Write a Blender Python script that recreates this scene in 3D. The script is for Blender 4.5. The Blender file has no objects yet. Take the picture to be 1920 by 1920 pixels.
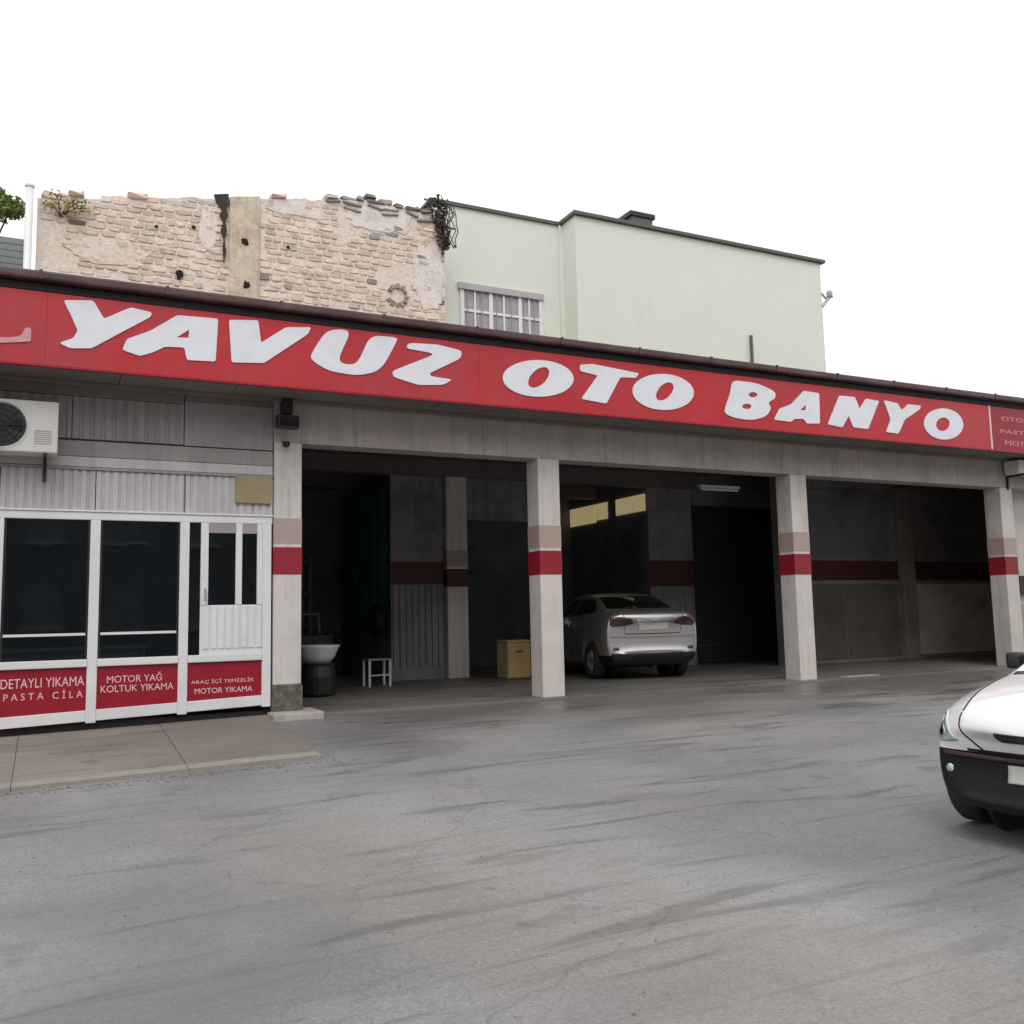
import bpy, bmesh, math, random
from mathutils import Vector, Matrix, noise as mnoise
from mathutils.bvhtree import BVHTree

random.seed(7)
sc = bpy.context.scene
COL = sc.collection

# ------------------------------------------------------------------ camera
cam_d = bpy.data.cameras.new('camera')
cam = bpy.data.objects.new('camera', cam_d)
COL.objects.link(cam)
cam_d.sensor_fit = 'HORIZONTAL'
cam_d.sensor_width = 36.0
cam_d.lens = 1750 / 1920 * 36.0
cam_d.clip_start = 0.05
cam_d.clip_end = 2000
_th, _pi, _ro = math.radians(26.6), math.atan(195 / 1750), 0.022
_R0 = Vector((math.cos(_th), -math.sin(_th), 0)); _F0 = Vector((math.sin(_th), math.cos(_th), 0)); _U0 = Vector((0, 0, 1))
_F = math.cos(_pi) * _F0 + math.sin(_pi) * _U0
_Up = -math.sin(_pi) * _F0 + math.cos(_pi) * _U0
_U = math.cos(_ro) * _Up + math.sin(_ro) * _R0
_R = math.cos(_ro) * _R0 - math.sin(_ro) * _Up
cam.matrix_world = Matrix(((_R.x, _U.x, -_F.x, -6.05), (_R.y, _U.y, -_F.y, -10.95), (_R.z, _U.z, -_F.z, 1.09), (0, 0, 0, 1)))
sc.camera = cam

# ------------------------------------------------------------------ world: bright overcast sky
SUN_EL, SUN_AZ = math.radians(48), math.radians(205)
w = bpy.data.worlds.new('World'); sc.world = w; w.use_nodes = True
nt = w.node_tree; nt.nodes.clear()
sky = nt.nodes.new('ShaderNodeTexSky'); sky.sky_type = 'NISHITA'; sky.sun_disc = False
sky.sun_elevation = SUN_EL; sky.sun_rotation = SUN_AZ
sky.air_density = 1.0; sky.dust_density = 6.0; sky.ozone_density = 1.0
hsv = nt.nodes.new('ShaderNodeHueSaturation'); hsv.inputs['Saturation'].default_value = 0.12
mixw = nt.nodes.new('ShaderNodeMix'); mixw.data_type = 'RGBA'; mixw.inputs[0].default_value = 0.8
mixw.inputs[7].default_value = (11.2, 11.2, 11.0, 1)     # the even cloud deck over the clear-sky gradient
bgw = nt.nodes.new('ShaderNodeBackground'); bgw.inputs['Strength'].default_value = 0.12
outw = nt.nodes.new('ShaderNodeOutputWorld')
nt.links.new(sky.outputs[0], hsv.inputs['Color'])
nt.links.new(hsv.outputs[0], mixw.inputs[6])
nt.links.new(mixw.outputs[2], bgw.inputs['Color'])
nt.links.new(bgw.outputs[0], outw.inputs[0])

sun_d = bpy.data.lights.new('sun', 'SUN'); sun_d.energy = 0.7; sun_d.angle = math.radians(25); sun_d.color = (1.0, 0.97, 0.92)
sun = bpy.data.objects.new('sun', sun_d); COL.objects.link(sun)
_sd = Vector((math.sin(SUN_AZ) * math.cos(SUN_EL), math.cos(SUN_AZ) * math.cos(SUN_EL), math.sin(SUN_EL)))
sun.rotation_euler = (-_sd).to_track_quat('-Z', 'Y').to_euler()

sc.view_settings.view_transform = 'Standard'
sc.view_settings.look = 'None'
sc.view_settings.gamma = 1.0
sc.view_settings.exposure = 0.0
sc.view_settings.use_curve_mapping = False
sc.render.engine = 'CYCLES'
sc.cycles.max_bounces = 8
sc.cycles.use_denoising = True

# ------------------------------------------------------------------ materials
def srgb(r, g, b):
    f = lambda c: (c / 255) / 12.92 if c / 255 <= 0.04045 else ((c / 255 + 0.055) / 1.055) ** 2.4
    return (f(r), f(g), f(b))

def M(name, col, rough=0.6, var=0.1, scale=3.0, bump=0.0, bscale=40.0, metal=0.0, dirt=None, damt=0.35, dscale=0.9,
      coat=0.0, spec=0.5, rnd=0.0, stretch=(1, 1, 1), rvar=0.1, drip=0.0, speck=0.0):
    m = bpy.data.materials.new(name); m.use_nodes = True
    n, l = m.node_tree.nodes, m.node_tree.links
    p = n['Principled BSDF']
    p.inputs['Metallic'].default_value = metal
    p.inputs['Coat Weight'].default_value = coat
    p.inputs['Coat Roughness'].default_value = 0.06
    p.inputs['Specular IOR Level'].default_value = spec
    geo = n.new('ShaderNodeNewGeometry')
    mp = n.new('ShaderNodeMapping'); mp.inputs['Scale'].default_value = stretch
    l.new(geo.outputs['Position'], mp.inputs['Vector'])
    nz = n.new('ShaderNodeTexNoise'); nz.inputs['Scale'].default_value = scale; nz.inputs['Detail'].default_value = 6
    nz.inputs['Roughness'].default_value = 0.62
    l.new(mp.outputs[0], nz.inputs['Vector'])
    mx = n.new('ShaderNodeMix'); mx.data_type = 'RGBA'
    mx.inputs[6].default_value = tuple(max(0, c * (1 - 2 * var)) for c in col) + (1,)
    mx.inputs[7].default_value = tuple(min(1, c * (1 + 2 * var)) for c in col) + (1,)
    l.new(nz.outputs['Fac'], mx.inputs[0])
    cout = mx.outputs[2]
    if dirt:
        dz = n.new('ShaderNodeTexNoise'); dz.inputs['Scale'].default_value = dscale; dz.inputs['Detail'].default_value = 9
        dz.inputs['Roughness'].default_value = 0.68
        l.new(mp.outputs[0], dz.inputs['Vector'])
        rp = n.new('ShaderNodeValToRGB'); rp.color_ramp.elements[0].position = 0.46; rp.color_ramp.elements[1].position = 0.68
        rp.color_ramp.elements[1].color = (damt,) * 3 + (1,)
        l.new(dz.outputs['Fac'], rp.inputs[0])
        m2 = n.new('ShaderNodeMix'); m2.data_type = 'RGBA'; m2.inputs[7].default_value = tuple(dirt) + (1,)
        l.new(rp.outputs[0], m2.inputs[0]); l.new(cout, m2.inputs[6]); cout = m2.outputs[2]
    if drip:
        mp2 = n.new('ShaderNodeMapping'); mp2.inputs['Scale'].default_value = (9, 9, 0.55)
        l.new(geo.outputs['Position'], mp2.inputs['Vector'])
        d2 = n.new('ShaderNodeTexNoise'); d2.inputs['Scale'].default_value = 1.0; d2.inputs['Detail'].default_value = 7; d2.inputs['Roughness'].default_value = 0.7
        l.new(mp2.outputs[0], d2.inputs['Vector'])
        r2 = n.new('ShaderNodeMapRange'); r2.inputs[1].default_value = 0.5; r2.inputs[2].default_value = 0.75; r2.inputs[4].default_value = drip
        l.new(d2.outputs['Fac'], r2.inputs[0])
        m3 = n.new('ShaderNodeMix'); m3.data_type = 'RGBA'; m3.inputs[7].default_value = tuple(c * 0.42 for c in (dirt or col)) + (1,)
        l.new(r2.outputs[0], m3.inputs[0]); l.new(cout, m3.inputs[6]); cout = m3.outputs[2]
    if speck:
        d3 = n.new('ShaderNodeTexNoise'); d3.inputs['Scale'].default_value = 16; d3.inputs['Detail'].default_value = 5; d3.inputs['Roughness'].default_value = 0.75
        l.new(mp.outputs[0], d3.inputs['Vector'])
        r3 = n.new('ShaderNodeMapRange'); r3.inputs[1].default_value = 0.56; r3.inputs[2].default_value = 0.70; r3.inputs[4].default_value = speck
        l.new(d3.outputs['Fac'], r3.inputs[0])
        m4 = n.new('ShaderNodeMix'); m4.data_type = 'RGBA'; m4.inputs[7].default_value = (0.13, 0.105, 0.09, 1)
        l.new(r3.outputs[0], m4.inputs[0]); l.new(cout, m4.inputs[6]); cout = m4.outputs[2]
    if rnd:
        oi = n.new('ShaderNodeObjectInfo')
        hv = n.new('ShaderNodeHueSaturation')
        mr = n.new('ShaderNodeMapRange'); mr.inputs[3].default_value = 1 - rnd; mr.inputs[4].default_value = 1 + rnd
        l.new(oi.outputs['Random'], mr.inputs[0]); l.new(mr.outputs[0], hv.inputs['Value'])
        l.new(cout, hv.inputs['Color']); cout = hv.outputs[0]
    l.new(cout, p.inputs['Base Color'])
    r = n.new('ShaderNodeMapRange'); r.inputs[3].default_value = max(0.02, rough - rvar); r.inputs[4].default_value = min(1, rough + rvar)
    l.new(nz.outputs['Fac'], r.inputs[0]); l.new(r.outputs[0], p.inputs['Roughness'])
    if bump:
        bz = n.new('ShaderNodeTexNoise'); bz.inputs['Scale'].default_value = bscale; bz.inputs['Detail'].default_value = 8
        l.new(mp.outputs[0], bz.inputs['Vector'])
        bp = n.new('ShaderNodeBump'); bp.inputs['Strength'].default_value = bump; bp.inputs['Distance'].default_value = 0.02
        l.new(bz.outputs['Fac'], bp.inputs['Height']); l.new(bp.outputs[0], p.inputs['Normal'])
    return m

def glass(name, tint, thr=0.5):
    """window pane: tinted see-through layer under a mirror-like surface"""
    m = bpy.data.materials.new(name); m.use_nodes = True
    n, l = m.node_tree.nodes, m.node_tree.links
    n.clear()
    o = n.new('ShaderNodeOutputMaterial'); t = n.new('ShaderNodeBsdfTransparent'); g = n.new('ShaderNodeBsdfGlossy')
    t.inputs[0].default_value = tuple(c * thr for c in tint) + (1,)
    g.inputs['Roughness'].default_value = 0.03; g.inputs[0].default_value = (0.9, 0.95, 1, 1)
    fr = n.new('ShaderNodeFresnel'); fr.inputs[0].default_value = 1.5
    mx = n.new('ShaderNodeMixShader')
    geo = n.new('ShaderNodeNewGeometry'); nz = n.new('ShaderNodeTexNoise'); nz.inputs['Scale'].default_value = 1.5
    bp = n.new('ShaderNodeBump'); bp.inputs['Strength'].default_value = 0.05; bp.inputs['Distance'].default_value = 0.05
    l.new(geo.outputs['Position'], nz.inputs['Vector']); l.new(nz.outputs['Fac'], bp.inputs['Height'])
    l.new(bp.outputs[0], g.inputs['Normal'])
    l.new(fr.outputs[0], mx.inputs[0]); l.new(t.outputs[0], mx.inputs[1]); l.new(g.outputs[0], mx.inputs[2])
    l.new(mx.outputs[0], o.inputs[0])
    return m

def ground_mat(name, base, wet=0.0, apron=False):
    """worn asphalt / concrete: aggregate grain, blotches, long dark wet streaks along the street, cracks"""
    m = bpy.data.materials.new(name); m.use_nodes = True
    n, l = m.node_tree.nodes, m.node_tree.links
    p = n['Principled BSDF']
    geo = n.new('ShaderNodeNewGeometry')
    def nz(scale, detail=6, stretch=None, rot=0.0, dist=0.0):
        t = n.new('ShaderNodeTexNoise'); t.inputs['Scale'].default_value = scale; t.inputs['Detail'].default_value = detail
        t.inputs['Distortion'].default_value = dist
        if stretch:
            mp = n.new('ShaderNodeMapping'); mp.inputs['Scale'].default_value = stretch; mp.inputs['Rotation'].default_value = (0, 0, rot)
            l.new(geo.outputs['Position'], mp.inputs[0]); l.new(mp.outputs[0], t.inputs['Vector'])
        else:
            l.new(geo.outputs['Position'], t.inputs['Vector'])
        return t.outputs['Fac']
    def ramp(fac, a, b, va=0.0, vb=1.0):
        r = n.new('ShaderNodeMapRange'); r.inputs[1].default_value = a; r.inputs[2].default_value = b
        r.inputs[3].default_value = va; r.inputs[4].default_value = vb
        l.new(fac, r.inputs[0]); return r.outputs[0]
    def mix(fac, c1, c2):
        x = n.new('ShaderNodeMix'); x.data_type = 'RGBA'
        l.new(fac, x.inputs[0])
        for s, i in ((c1, 6), (c2, 7)):
            if isinstance(s, tuple): x.inputs[i].default_value = s + (1,)
            else: l.new(s, x.inputs[i])
        return x.outputs[2]
    k = lambda f: tuple(c * f for c in base)
    c = mix(ramp(nz(0.38, 7, dist=0.5), 0.3, 0.7), k(0.62), k(1.28))
    c = mix(ramp(nz(60, 3), 0.35, 0.65, 0, 0.38), c, k(0.62))
    warm = (base[0] * 1.02, base[1] * 0.9, base[2] * 0.76)
    c = mix(ramp(nz(0.33, 5, dist=0.6), 0.48, 0.7, 0, 0.7), c, warm)
    vg = n.new('ShaderNodeTexVoronoi'); vg.inputs['Scale'].default_value = 85; l.new(geo.outputs['Position'], vg.inputs['Vector'])
    sp = n.new('ShaderNodeSeparateColor'); l.new(vg.outputs['Color'], sp.inputs[0])
    c = mix(ramp(sp.outputs[0], 0.62, 1.0, 0, 0.32), c, k(1.5))
    c = mix(ramp(sp.outputs[1], 0.62, 1.0, 0, 0.38), c, k(0.45))
    c = mix(ramp(nz(1.7, 4), 0.66, 0.74, 0, 0.55), c, k(0.4))
    damp = ramp(nz(0.34, 8, (0.7, 1.25, 1), 0.1, 0.7), 0.52, 0.64, 0, 0.5)
    c = mix(damp, c, k(0.55))
    streak = ramp(nz(1.0, 11, (0.5, 4.2, 1), 0.10, 1.2), 0.55, 0.66, 0, 1)
    streak2 = ramp(nz(1.0, 10, (0.9, 7.5, 1), -0.12, 0.9), 0.57, 0.68, 0, 0.8)
    c = mix(ramp(streak, 0, 1, 0, 0.34), c, k(0.42))
    c = mix(ramp(streak2, 0, 1, 0, 0.3), c, k(0.42))
    vo = n.new('ShaderNodeTexVoronoi'); vo.feature = 'DISTANCE_TO_EDGE'; vo.inputs['Scale'].default_value = 0.42
    wv = n.new('ShaderNodeTexNoise'); wv.inputs['Scale'].default_value = 2.2; wv.inputs['Detail'].default_value = 6
    l.new(geo.outputs['Position'], wv.inputs['Vector'])
    ad = n.new('ShaderNodeVectorMath'); ad.operation = 'MULTIPLY_ADD'; ad.inputs[1].default_value = (0.6, 0.6, 0)
    l.new(wv.outputs['Color'], ad.inputs[0]); l.new(geo.outputs['Position'], ad.inputs[2]); l.new(ad.outputs[0], vo.inputs['Vector'])
    crack = ramp(vo.outputs['Distance'], 0.0, 0.005, 0.3, 0)
    c = mix(crack, c, k(0.25))
    wet_shade = None
    if apron:      # run-off water and painted-in shade before the bays, with a ragged edge
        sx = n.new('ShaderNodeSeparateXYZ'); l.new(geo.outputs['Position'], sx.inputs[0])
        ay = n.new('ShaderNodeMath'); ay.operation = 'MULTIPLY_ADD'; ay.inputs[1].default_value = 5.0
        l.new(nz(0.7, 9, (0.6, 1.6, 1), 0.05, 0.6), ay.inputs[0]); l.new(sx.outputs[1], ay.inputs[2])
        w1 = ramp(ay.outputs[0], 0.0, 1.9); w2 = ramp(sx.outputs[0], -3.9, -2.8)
        mw = n.new('ShaderNodeMath'); mw.operation = 'MULTIPLY'; l.new(w1, mw.inputs[0]); l.new(w2, mw.inputs[1]); wet_shade = mw.outputs[0]
        c = mix(ramp(wet_shade, 0, 1, 0, 0.85), c, (base[0] * .5, base[1] * .47, base[2] * .44))
    l.new(c, p.inputs['Base Color'])
    rr = n.new('ShaderNodeMath'); rr.operation = 'SUBTRACT'; rr.inputs[0].default_value = 0.82 - wet
    ms = n.new('ShaderNodeMath'); ms.operation = 'MULTIPLY'; ms.inputs[1].default_value = 0.38
    l.new(streak, ms.inputs[0]); l.new(ms.outputs[0], rr.inputs[1])
    rout = rr.outputs[0]
    if wet_shade is not None:
        r9 = n.new('ShaderNodeMath'); r9.operation = 'MULTIPLY_ADD'; r9.inputs[1].default_value = -0.35; l.new(wet_shade, r9.inputs[0]); l.new(rout, r9.inputs[2]); rout = r9.outputs[0]
    l.new(rout, p.inputs['Roughness'])
    b1 = n.new('ShaderNodeBump'); b1.inputs['Strength'].default_value = 0.5; b1.inputs['Distance'].default_value = 0.006
    l.new(nz(95, 4), b1.inputs['Height'])
    b2 = n.new('ShaderNodeBump'); b2.inputs['Strength'].default_value = 0.35; b2.inputs['Distance'].default_value = 0.05
    l.new(nz(3.5, 6), b2.inputs['Height']); l.new(b1.outputs[0], b2.inputs['Normal'])
    l.new(b2.outputs[0], p.inputs['Normal'])
    return m

MT = {}
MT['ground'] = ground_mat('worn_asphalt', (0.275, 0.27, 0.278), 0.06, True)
MT['bayfloor'] = ground_mat('wet_concrete', (0.19, 0.176, 0.162), 0.25)
MT['pave'] = ground_mat('old_pavement_concrete', (0.262, 0.228, 0.202), 0.0)
MT['white'] = M('white_wall_paint', (0.665, 0.615, 0.59), 0.65, 0.05, 4, 0.2, 30, dirt=(0.40, 0.355, 0.32), damt=0.5, drip=0.4)
MT['beam'] = M('grey_beam_paint', (0.46, 0.405, 0.385), 0.7, 0.06, 3, 0.2, 25, dirt=(0.25, 0.22, 0.2), damt=0.55, drip=0.45)
MT['band'] = M('dark_red_band_paint', srgb(150, 28, 48), 0.5, 0.1, 6, dirt=(0.1, 0.02, 0.02), damt=0.35)
MT['tan'] = M('faded_tan_band_paint', (0.42, 0.33, 0.29), 0.6, 0.08, 6)
MT['red'] = M('red_sign_vinyl', srgb(188, 36, 48), 0.42, 0.1, 1.1, 0.25, 2.2, dirt=srgb(168, 66, 74), damt=0.6, dscale=0.8, drip=0.22)
MT['maroon'] = M('dark_red_panel', srgb(150, 18, 42), 0.4, 0.08, 3)
MT['letter'] = M('white_sign_letters', (0.78, 0.79, 0.86), 0.4, 0.06, 5)
MT['fade'] = M('faded_pink_print', (0.62, 0.33, 0.36), 0.5, 0.15, 9)
MT['ltr2'] = M('pink_white_print', (0.78, 0.55, 0.6), 0.5, 0.06, 9)
MT['gutter'] = M('brown_gutter_metal', (0.075, 0.035, 0.04), 0.4, 0.2, 2, dirt=(0.13, 0.09, 0.08), damt=0.6, dscale=2)
MT['gapshade'] = M('black_gap_shade', (0.012, 0.006, 0.008), 0.7, 0.1)  # near-black colour that stands in for the shade in gaps
MT['soffit'] = M('dark_soffit_board', (0.2, 0.185, 0.165), 0.8, 0.12, 2.5, dirt=(0.1, 0.1, 0.08), damt=0.6)
MT['pvc'] = M('white_pvc', (0.76, 0.76, 0.785), 0.35, 0.03, 3, dirt=(0.5, 0.47, 0.45), damt=0.3)
MT['clad'] = M('pale_grey_cladding', (0.53, 0.515, 0.525), 0.5, 0.05, 2, dirt=(0.34, 0.32, 0.32), damt=0.45, drip=0.35)
MT['clad2'] = M('grey_brown_cladding', (0.34, 0.315, 0.315), 0.6, 0.07, 2, dirt=(0.2, 0.18, 0.175), damt=0.5, drip=0.35)
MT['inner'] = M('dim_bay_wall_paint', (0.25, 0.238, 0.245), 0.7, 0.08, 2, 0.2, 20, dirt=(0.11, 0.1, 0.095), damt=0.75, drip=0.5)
MT['innerdark'] = M('dark_bay_wall', (0.18, 0.19, 0.215), 0.7, 0.15, 2, dirt=(0.04, 0.04, 0.04), damt=0.7)  # dark blue-grey base with random darker blotches
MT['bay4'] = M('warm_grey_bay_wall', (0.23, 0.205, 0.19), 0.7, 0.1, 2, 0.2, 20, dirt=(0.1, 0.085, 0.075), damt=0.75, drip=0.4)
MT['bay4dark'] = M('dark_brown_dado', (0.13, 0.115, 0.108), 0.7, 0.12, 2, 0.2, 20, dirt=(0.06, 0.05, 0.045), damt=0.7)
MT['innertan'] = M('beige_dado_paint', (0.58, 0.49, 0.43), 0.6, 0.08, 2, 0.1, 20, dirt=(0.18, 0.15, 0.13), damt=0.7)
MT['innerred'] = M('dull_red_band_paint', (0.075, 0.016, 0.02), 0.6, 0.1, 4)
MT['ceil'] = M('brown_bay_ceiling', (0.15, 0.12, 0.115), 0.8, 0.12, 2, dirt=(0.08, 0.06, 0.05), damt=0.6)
MT['navy'] = M('navy_shutter', (0.04, 0.04, 0.052), 0.5, 0.15, 2)
MT['teal'] = M('dark_teal_tarpaulin', (0.09, 0.32, 0.34), 0.4, 0.3, 1.5, 0.5, 4)
MT['ochre'] = M('khaki_plaque_paint', (0.31, 0.26, 0.145), 0.5, 0.12, 7, dirt=(0.22, 0.2, 0.12), damt=0.6, dscale=6)
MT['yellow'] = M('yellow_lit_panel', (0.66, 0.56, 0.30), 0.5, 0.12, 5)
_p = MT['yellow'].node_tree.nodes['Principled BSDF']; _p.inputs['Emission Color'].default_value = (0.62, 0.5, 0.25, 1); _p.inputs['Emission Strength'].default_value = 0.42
MT['orange'] = M('ochre_plastic', (0.55, 0.37, 0.15), 0.45, 0.1, 3, dirt=(0.2, 0.12, 0.05), damt=0.5)
MT['boxside'] = M('pale_ochre_side', (0.52, 0.45, 0.30), 0.6, 0.1, 4, dirt=(0.3, 0.26, 0.18), damt=0.5)
MT['black'] = M('black_plastic', (0.016, 0.016, 0.017), 0.45, 0.15, 5)
MT['bumper'] = M('matt_black_bumper', (0.011, 0.011, 0.014), 0.55, 0.15, 5, spec=0.22)
MT['rubber'] = M('tyre_rubber', (0.022, 0.022, 0.022), 0.85, 0.15, 8)
MT['metal'] = M('dull_steel', (0.5, 0.5, 0.5), 0.4, 0.1, 5, metal=0.8)
MT['chrome'] = M('chrome_trim', (0.75, 0.75, 0.75), 0.12, 0.02, 5, metal=1.0, rvar=0.03)
MT['paint'] = M('white_car_paint', (0.88, 0.88, 0.885), 0.3, 0.01, 2, coat=0.8, rvar=0.05)
MT['paint2'] = M('silver_car_paint', (0.62, 0.61, 0.62), 0.34, 0.03, 2, metal=0.85, coat=0.5, rvar=0.05)
MT['carglass'] = M('dark_car_glass', (0.008, 0.01, 0.012), 0.05, 0.05, 2, spec=0.6, rvar=0.02)
MT['lamp'] = M('clear_headlamp', (0.55, 0.62, 0.66), 0.12, 0.25, 22, metal=0.45, coat=1.0, rvar=0.03)
MT['taillamp'] = M('red_tail_lamp', (0.07, 0.02, 0.03), 0.15, 0.1, 9, coat=1.0, rvar=0.03)
MT['plate'] = M('white_number_plate', (0.62, 0.62, 0.6), 0.4, 0.03, 9)
MT['acwhite'] = M('weathered_white_casing', (0.66, 0.655, 0.63), 0.4, 0.05, 4, dirt=(0.42, 0.4, 0.36), damt=0.4)
MT['mortar'] = M('pale_pink_mortar', (0.74, 0.63, 0.55), 0.9, 0.2, 11, 1.0, 12, dirt=(0.79, 0.72, 0.665), damt=0.8, dscale=1.2, speck=0.6)
MT['stone'] = M('pale_rubble_stone', (0.77, 0.635, 0.545), 0.9, 0.2, 9, 1.0, 16, dirt=(0.42, 0.31, 0.255), damt=0.7, dscale=4.5, rnd=0.17, speck=0.6)
MT['plaster'] = M('white_old_plaster', (0.76, 0.71, 0.68), 0.9, 0.1, 6, 0.7, 14, dirt=(0.5, 0.45, 0.4), damt=0.6, dscale=2, speck=0.45)
MT['sootstone'] = M('weathered_grey_coping_stone', (0.26, 0.245, 0.235), 0.9, 0.3, 5, 0.9, 12, rnd=0.35)
MT['pier'] = M('ochre_plaster', (0.64, 0.56, 0.455), 0.9, 0.16, 5, 0.8, 14, dirt=(0.40, 0.31, 0.22), damt=0.75, dscale=2.4, speck=0.4, drip=0.4)
MT['sootdark'] = M('sooty_crack', (0.05, 0.04, 0.035), 0.95, 0.4, 9, 0.8, 12)
MT['ringbrick'] = M('brown_grey_ring_brick', (0.33, 0.27, 0.24), 0.9, 0.2, 9, 0.6, 14, rnd=0.3, speck=0.5)
MT['hole'] = M('black_hole', (0.012, 0.01, 0.008), 0.9, 0.1)
MT['green'] = M('pale_green_render', (0.69, 0.74, 0.655), 0.85, 0.03, 1.2, 0.15, 30, dirt=(0.72, 0.725, 0.69), damt=0.7, dscale=0.35, drip=0.07)
MT['coping'] = M('dark_green_grey_coping', (0.10, 0.105, 0.09), 0.6, 0.15, 3)
MT['winglass'] = M('hazy_window_pane', (0.33, 0.33, 0.37), 0.12, 0.2, 3, rvar=0.05)
MT['bluegrey'] = M('blue_grey_siding', (0.25, 0.285, 0.30), 0.7, 0.1, 2, dirt=(0.36, 0.33, 0.31), damt=0.6, dscale=1)
MT['polewhite'] = M('white_pole_paint', (0.82, 0.84, 0.84), 0.4, 0.03, 3)
MT['bark'] = M('bark', (0.07, 0.05, 0.035), 0.9, 0.2, 8, 0.8, 20)
MT['leaf'] = M('green_leaves', (0.16, 0.23, 0.05), 0.55, 0.35, 4, rnd=0.1)
MT['leafy'] = M('yellow_green_leaves', (0.27, 0.25, 0.05), 0.55, 0.3, 5)
MT['dry'] = M('dry_dark_creeper', (0.045, 0.038, 0.035), 0.9, 0.3, 5)
MT['moss'] = M('mossy_stone_base', (0.10, 0.10, 0.075), 0.9, 0.3, 14, 0.8, 25, dirt=(0.24, 0.22, 0.2), damt=0.7, dscale=9)
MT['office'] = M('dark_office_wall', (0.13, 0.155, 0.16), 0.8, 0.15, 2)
MT['glass'] = glass('office_glass', (0.62, 0.74, 0.76), 0.85)
MT['roofred'] = M('red_brown_roof_sheet', (0.16, 0.06, 0.05), 0.6, 0.15, 3)

# ------------------------------------------------------------------ mesh helpers
def box(bm, x0, x1, y0, y1, z0, z1):
    v = [bm.verts.new(p) for p in ((x0, y0, z0), (x1, y0, z0), (x1, y1, z0), (x0, y1, z0), (x0, y0, z1), (x1, y0, z1), (x1, y1, z1), (x0, y1, z1))]
    for f in ((3, 2, 1, 0), (4, 5, 6, 7), (0, 1, 5, 4), (1, 2, 6, 5), (2, 3, 7, 6), (3, 0, 4, 7)):
        bm.faces.new([v[i] for i in f])
    return v

def cyl(bm, a, b, r0, r1=None, n=16, caps=True):
    a, b = Vector(a), Vector(b); r1 = r0 if r1 is None else r1
    d = (b - a).normalized(); u = d.orthogonal().normalized(); v = d.cross(u)
    A, B = [], []
    for i in range(n):
        t = 2 * math.pi * i / n; e = u * math.cos(t) + v * math.sin(t)
        A.append(bm.verts.new(a + e * r0)); B.append(bm.verts.new(b + e * r1))
    for i in range(n):
        j = (i + 1) % n; bm.faces.new((A[i], A[j], B[j], B[i]))
    if caps:
        bm.faces.new(A[::-1]); bm.faces.new(B)

def lathe(bm, prof, c=(0, 0, 0), n=24, axis='z'):
    rings = []
    for r, h in prof:
        ring = []
        for i in range(n):
            t = 2 * math.pi * i / n
            p = (r * math.cos(t), r * math.sin(t), h) if axis == 'z' else (r * math.cos(t), h, r * math.sin(t))
            ring.append(bm.verts.new(Vector(p) + Vector(c)))
        rings.append(ring)
    for k in range(len(rings) - 1):
        for i in range(n):
            j = (i + 1) % n; bm.faces.new((rings[k][i], rings[k][j], rings[k + 1][j], rings[k + 1][i]))
    for ring in (rings[0], rings[-1]):
        if (ring[0].co - ring[n // 2].co).length > 1e-4: bm.faces.new(ring)

def mk(name, bm, mat, parent=None, bevel=0.0, smooth=False, local=False, origin=None, segs=2):
    """one mesh object; vertices given in world space (or in the parent's space when local)"""
    if bevel:
        bmesh.ops.bevel(bm, geom=list(bm.edges), offset=bevel, segments=segs, affect='EDGES', profile=0.6, clamp_overlap=True)
    bmesh.ops.recalc_face_normals(bm, faces=list(bm.faces))
    co = [v.co for v in bm.verts]
    if origin is None:
        c = Vector(((min(p.x for p in co) + max(p.x for p in co)) / 2, (min(p.y for p in co) + max(p.y for p in co)) / 2, min(p.z for p in co)))
    else:
        c = Vector(origin)
    bmesh.ops.translate(bm, verts=list(bm.verts), vec=-c)
    me = bpy.data.meshes.new(name); bm.to_mesh(me); bm.free()
    if smooth:
        for p in me.polygons: p.use_smooth = True
    me.materials.append(mat)
    return place(name, me, c, parent, local)

WORLD = {}
def place(name, me, c, parent=None, local=False):
    o = bpy.data.objects.new(name, me); COL.objects.link(o)
    c = Vector(c)
    if parent is not None:
        o.parent = parent
        o.location = c if local else c - WORLD[parent.name]
        WORLD[o.name] = c if not local else WORLD[parent.name] + c
    else:
        o.location = c; WORLD[o.name] = c
    return o

def bx(name, x0, x1, y0, y1, z0, z1, mat, parent=None, bevel=0.0, local=False):
    bm = bmesh.new(); box(bm, x0, x1, y0, y1, z0, z1)
    return mk(name, bm, mat, parent, bevel, local=local)

def tag(o, label, cat=None, group=None, kind=None):
    if label: o['label'] = label
    if cat: o['category'] = cat
    if group: o['group'] = group
    if kind: o['kind'] = kind
    return o

def thing(name, label, cat, loc=(0, 0, 0), rz=0.0, group=None):
    o = bpy.data.objects.new(name, None); COL.objects.link(o)
    o.empty_display_size = 0.2; o.location = loc; o.rotation_euler = (0, 0, rz)
    WORLD[o.name] = Vector(loc)
    return tag(o, label, cat, group)

def struct(o): o['kind'] = 'structure'; return o

def polyprism(bm, pts, holes, y0, y1):
    """polygon in the x/z plane with holes, given thickness along y"""
    verts, edges = [], []
    for loop in [pts] + list(holes):
        vs = [bm.verts.new((x, y0, z)) for x, z in loop]
        for i in range(len(vs)): edges.append(bm.edges.new((vs[i], vs[(i + 1) % len(vs)])))
    bmesh.ops.triangle_fill(bm, use_beauty=True, use_dissolve=False, edges=edges)
    ex = bmesh.ops.extrude_face_region(bm, geom=list(bm.faces))
    for v in [g for g in ex['geom'] if isinstance(g, bmesh.types.BMVert)]: v.co.y = y1

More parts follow.
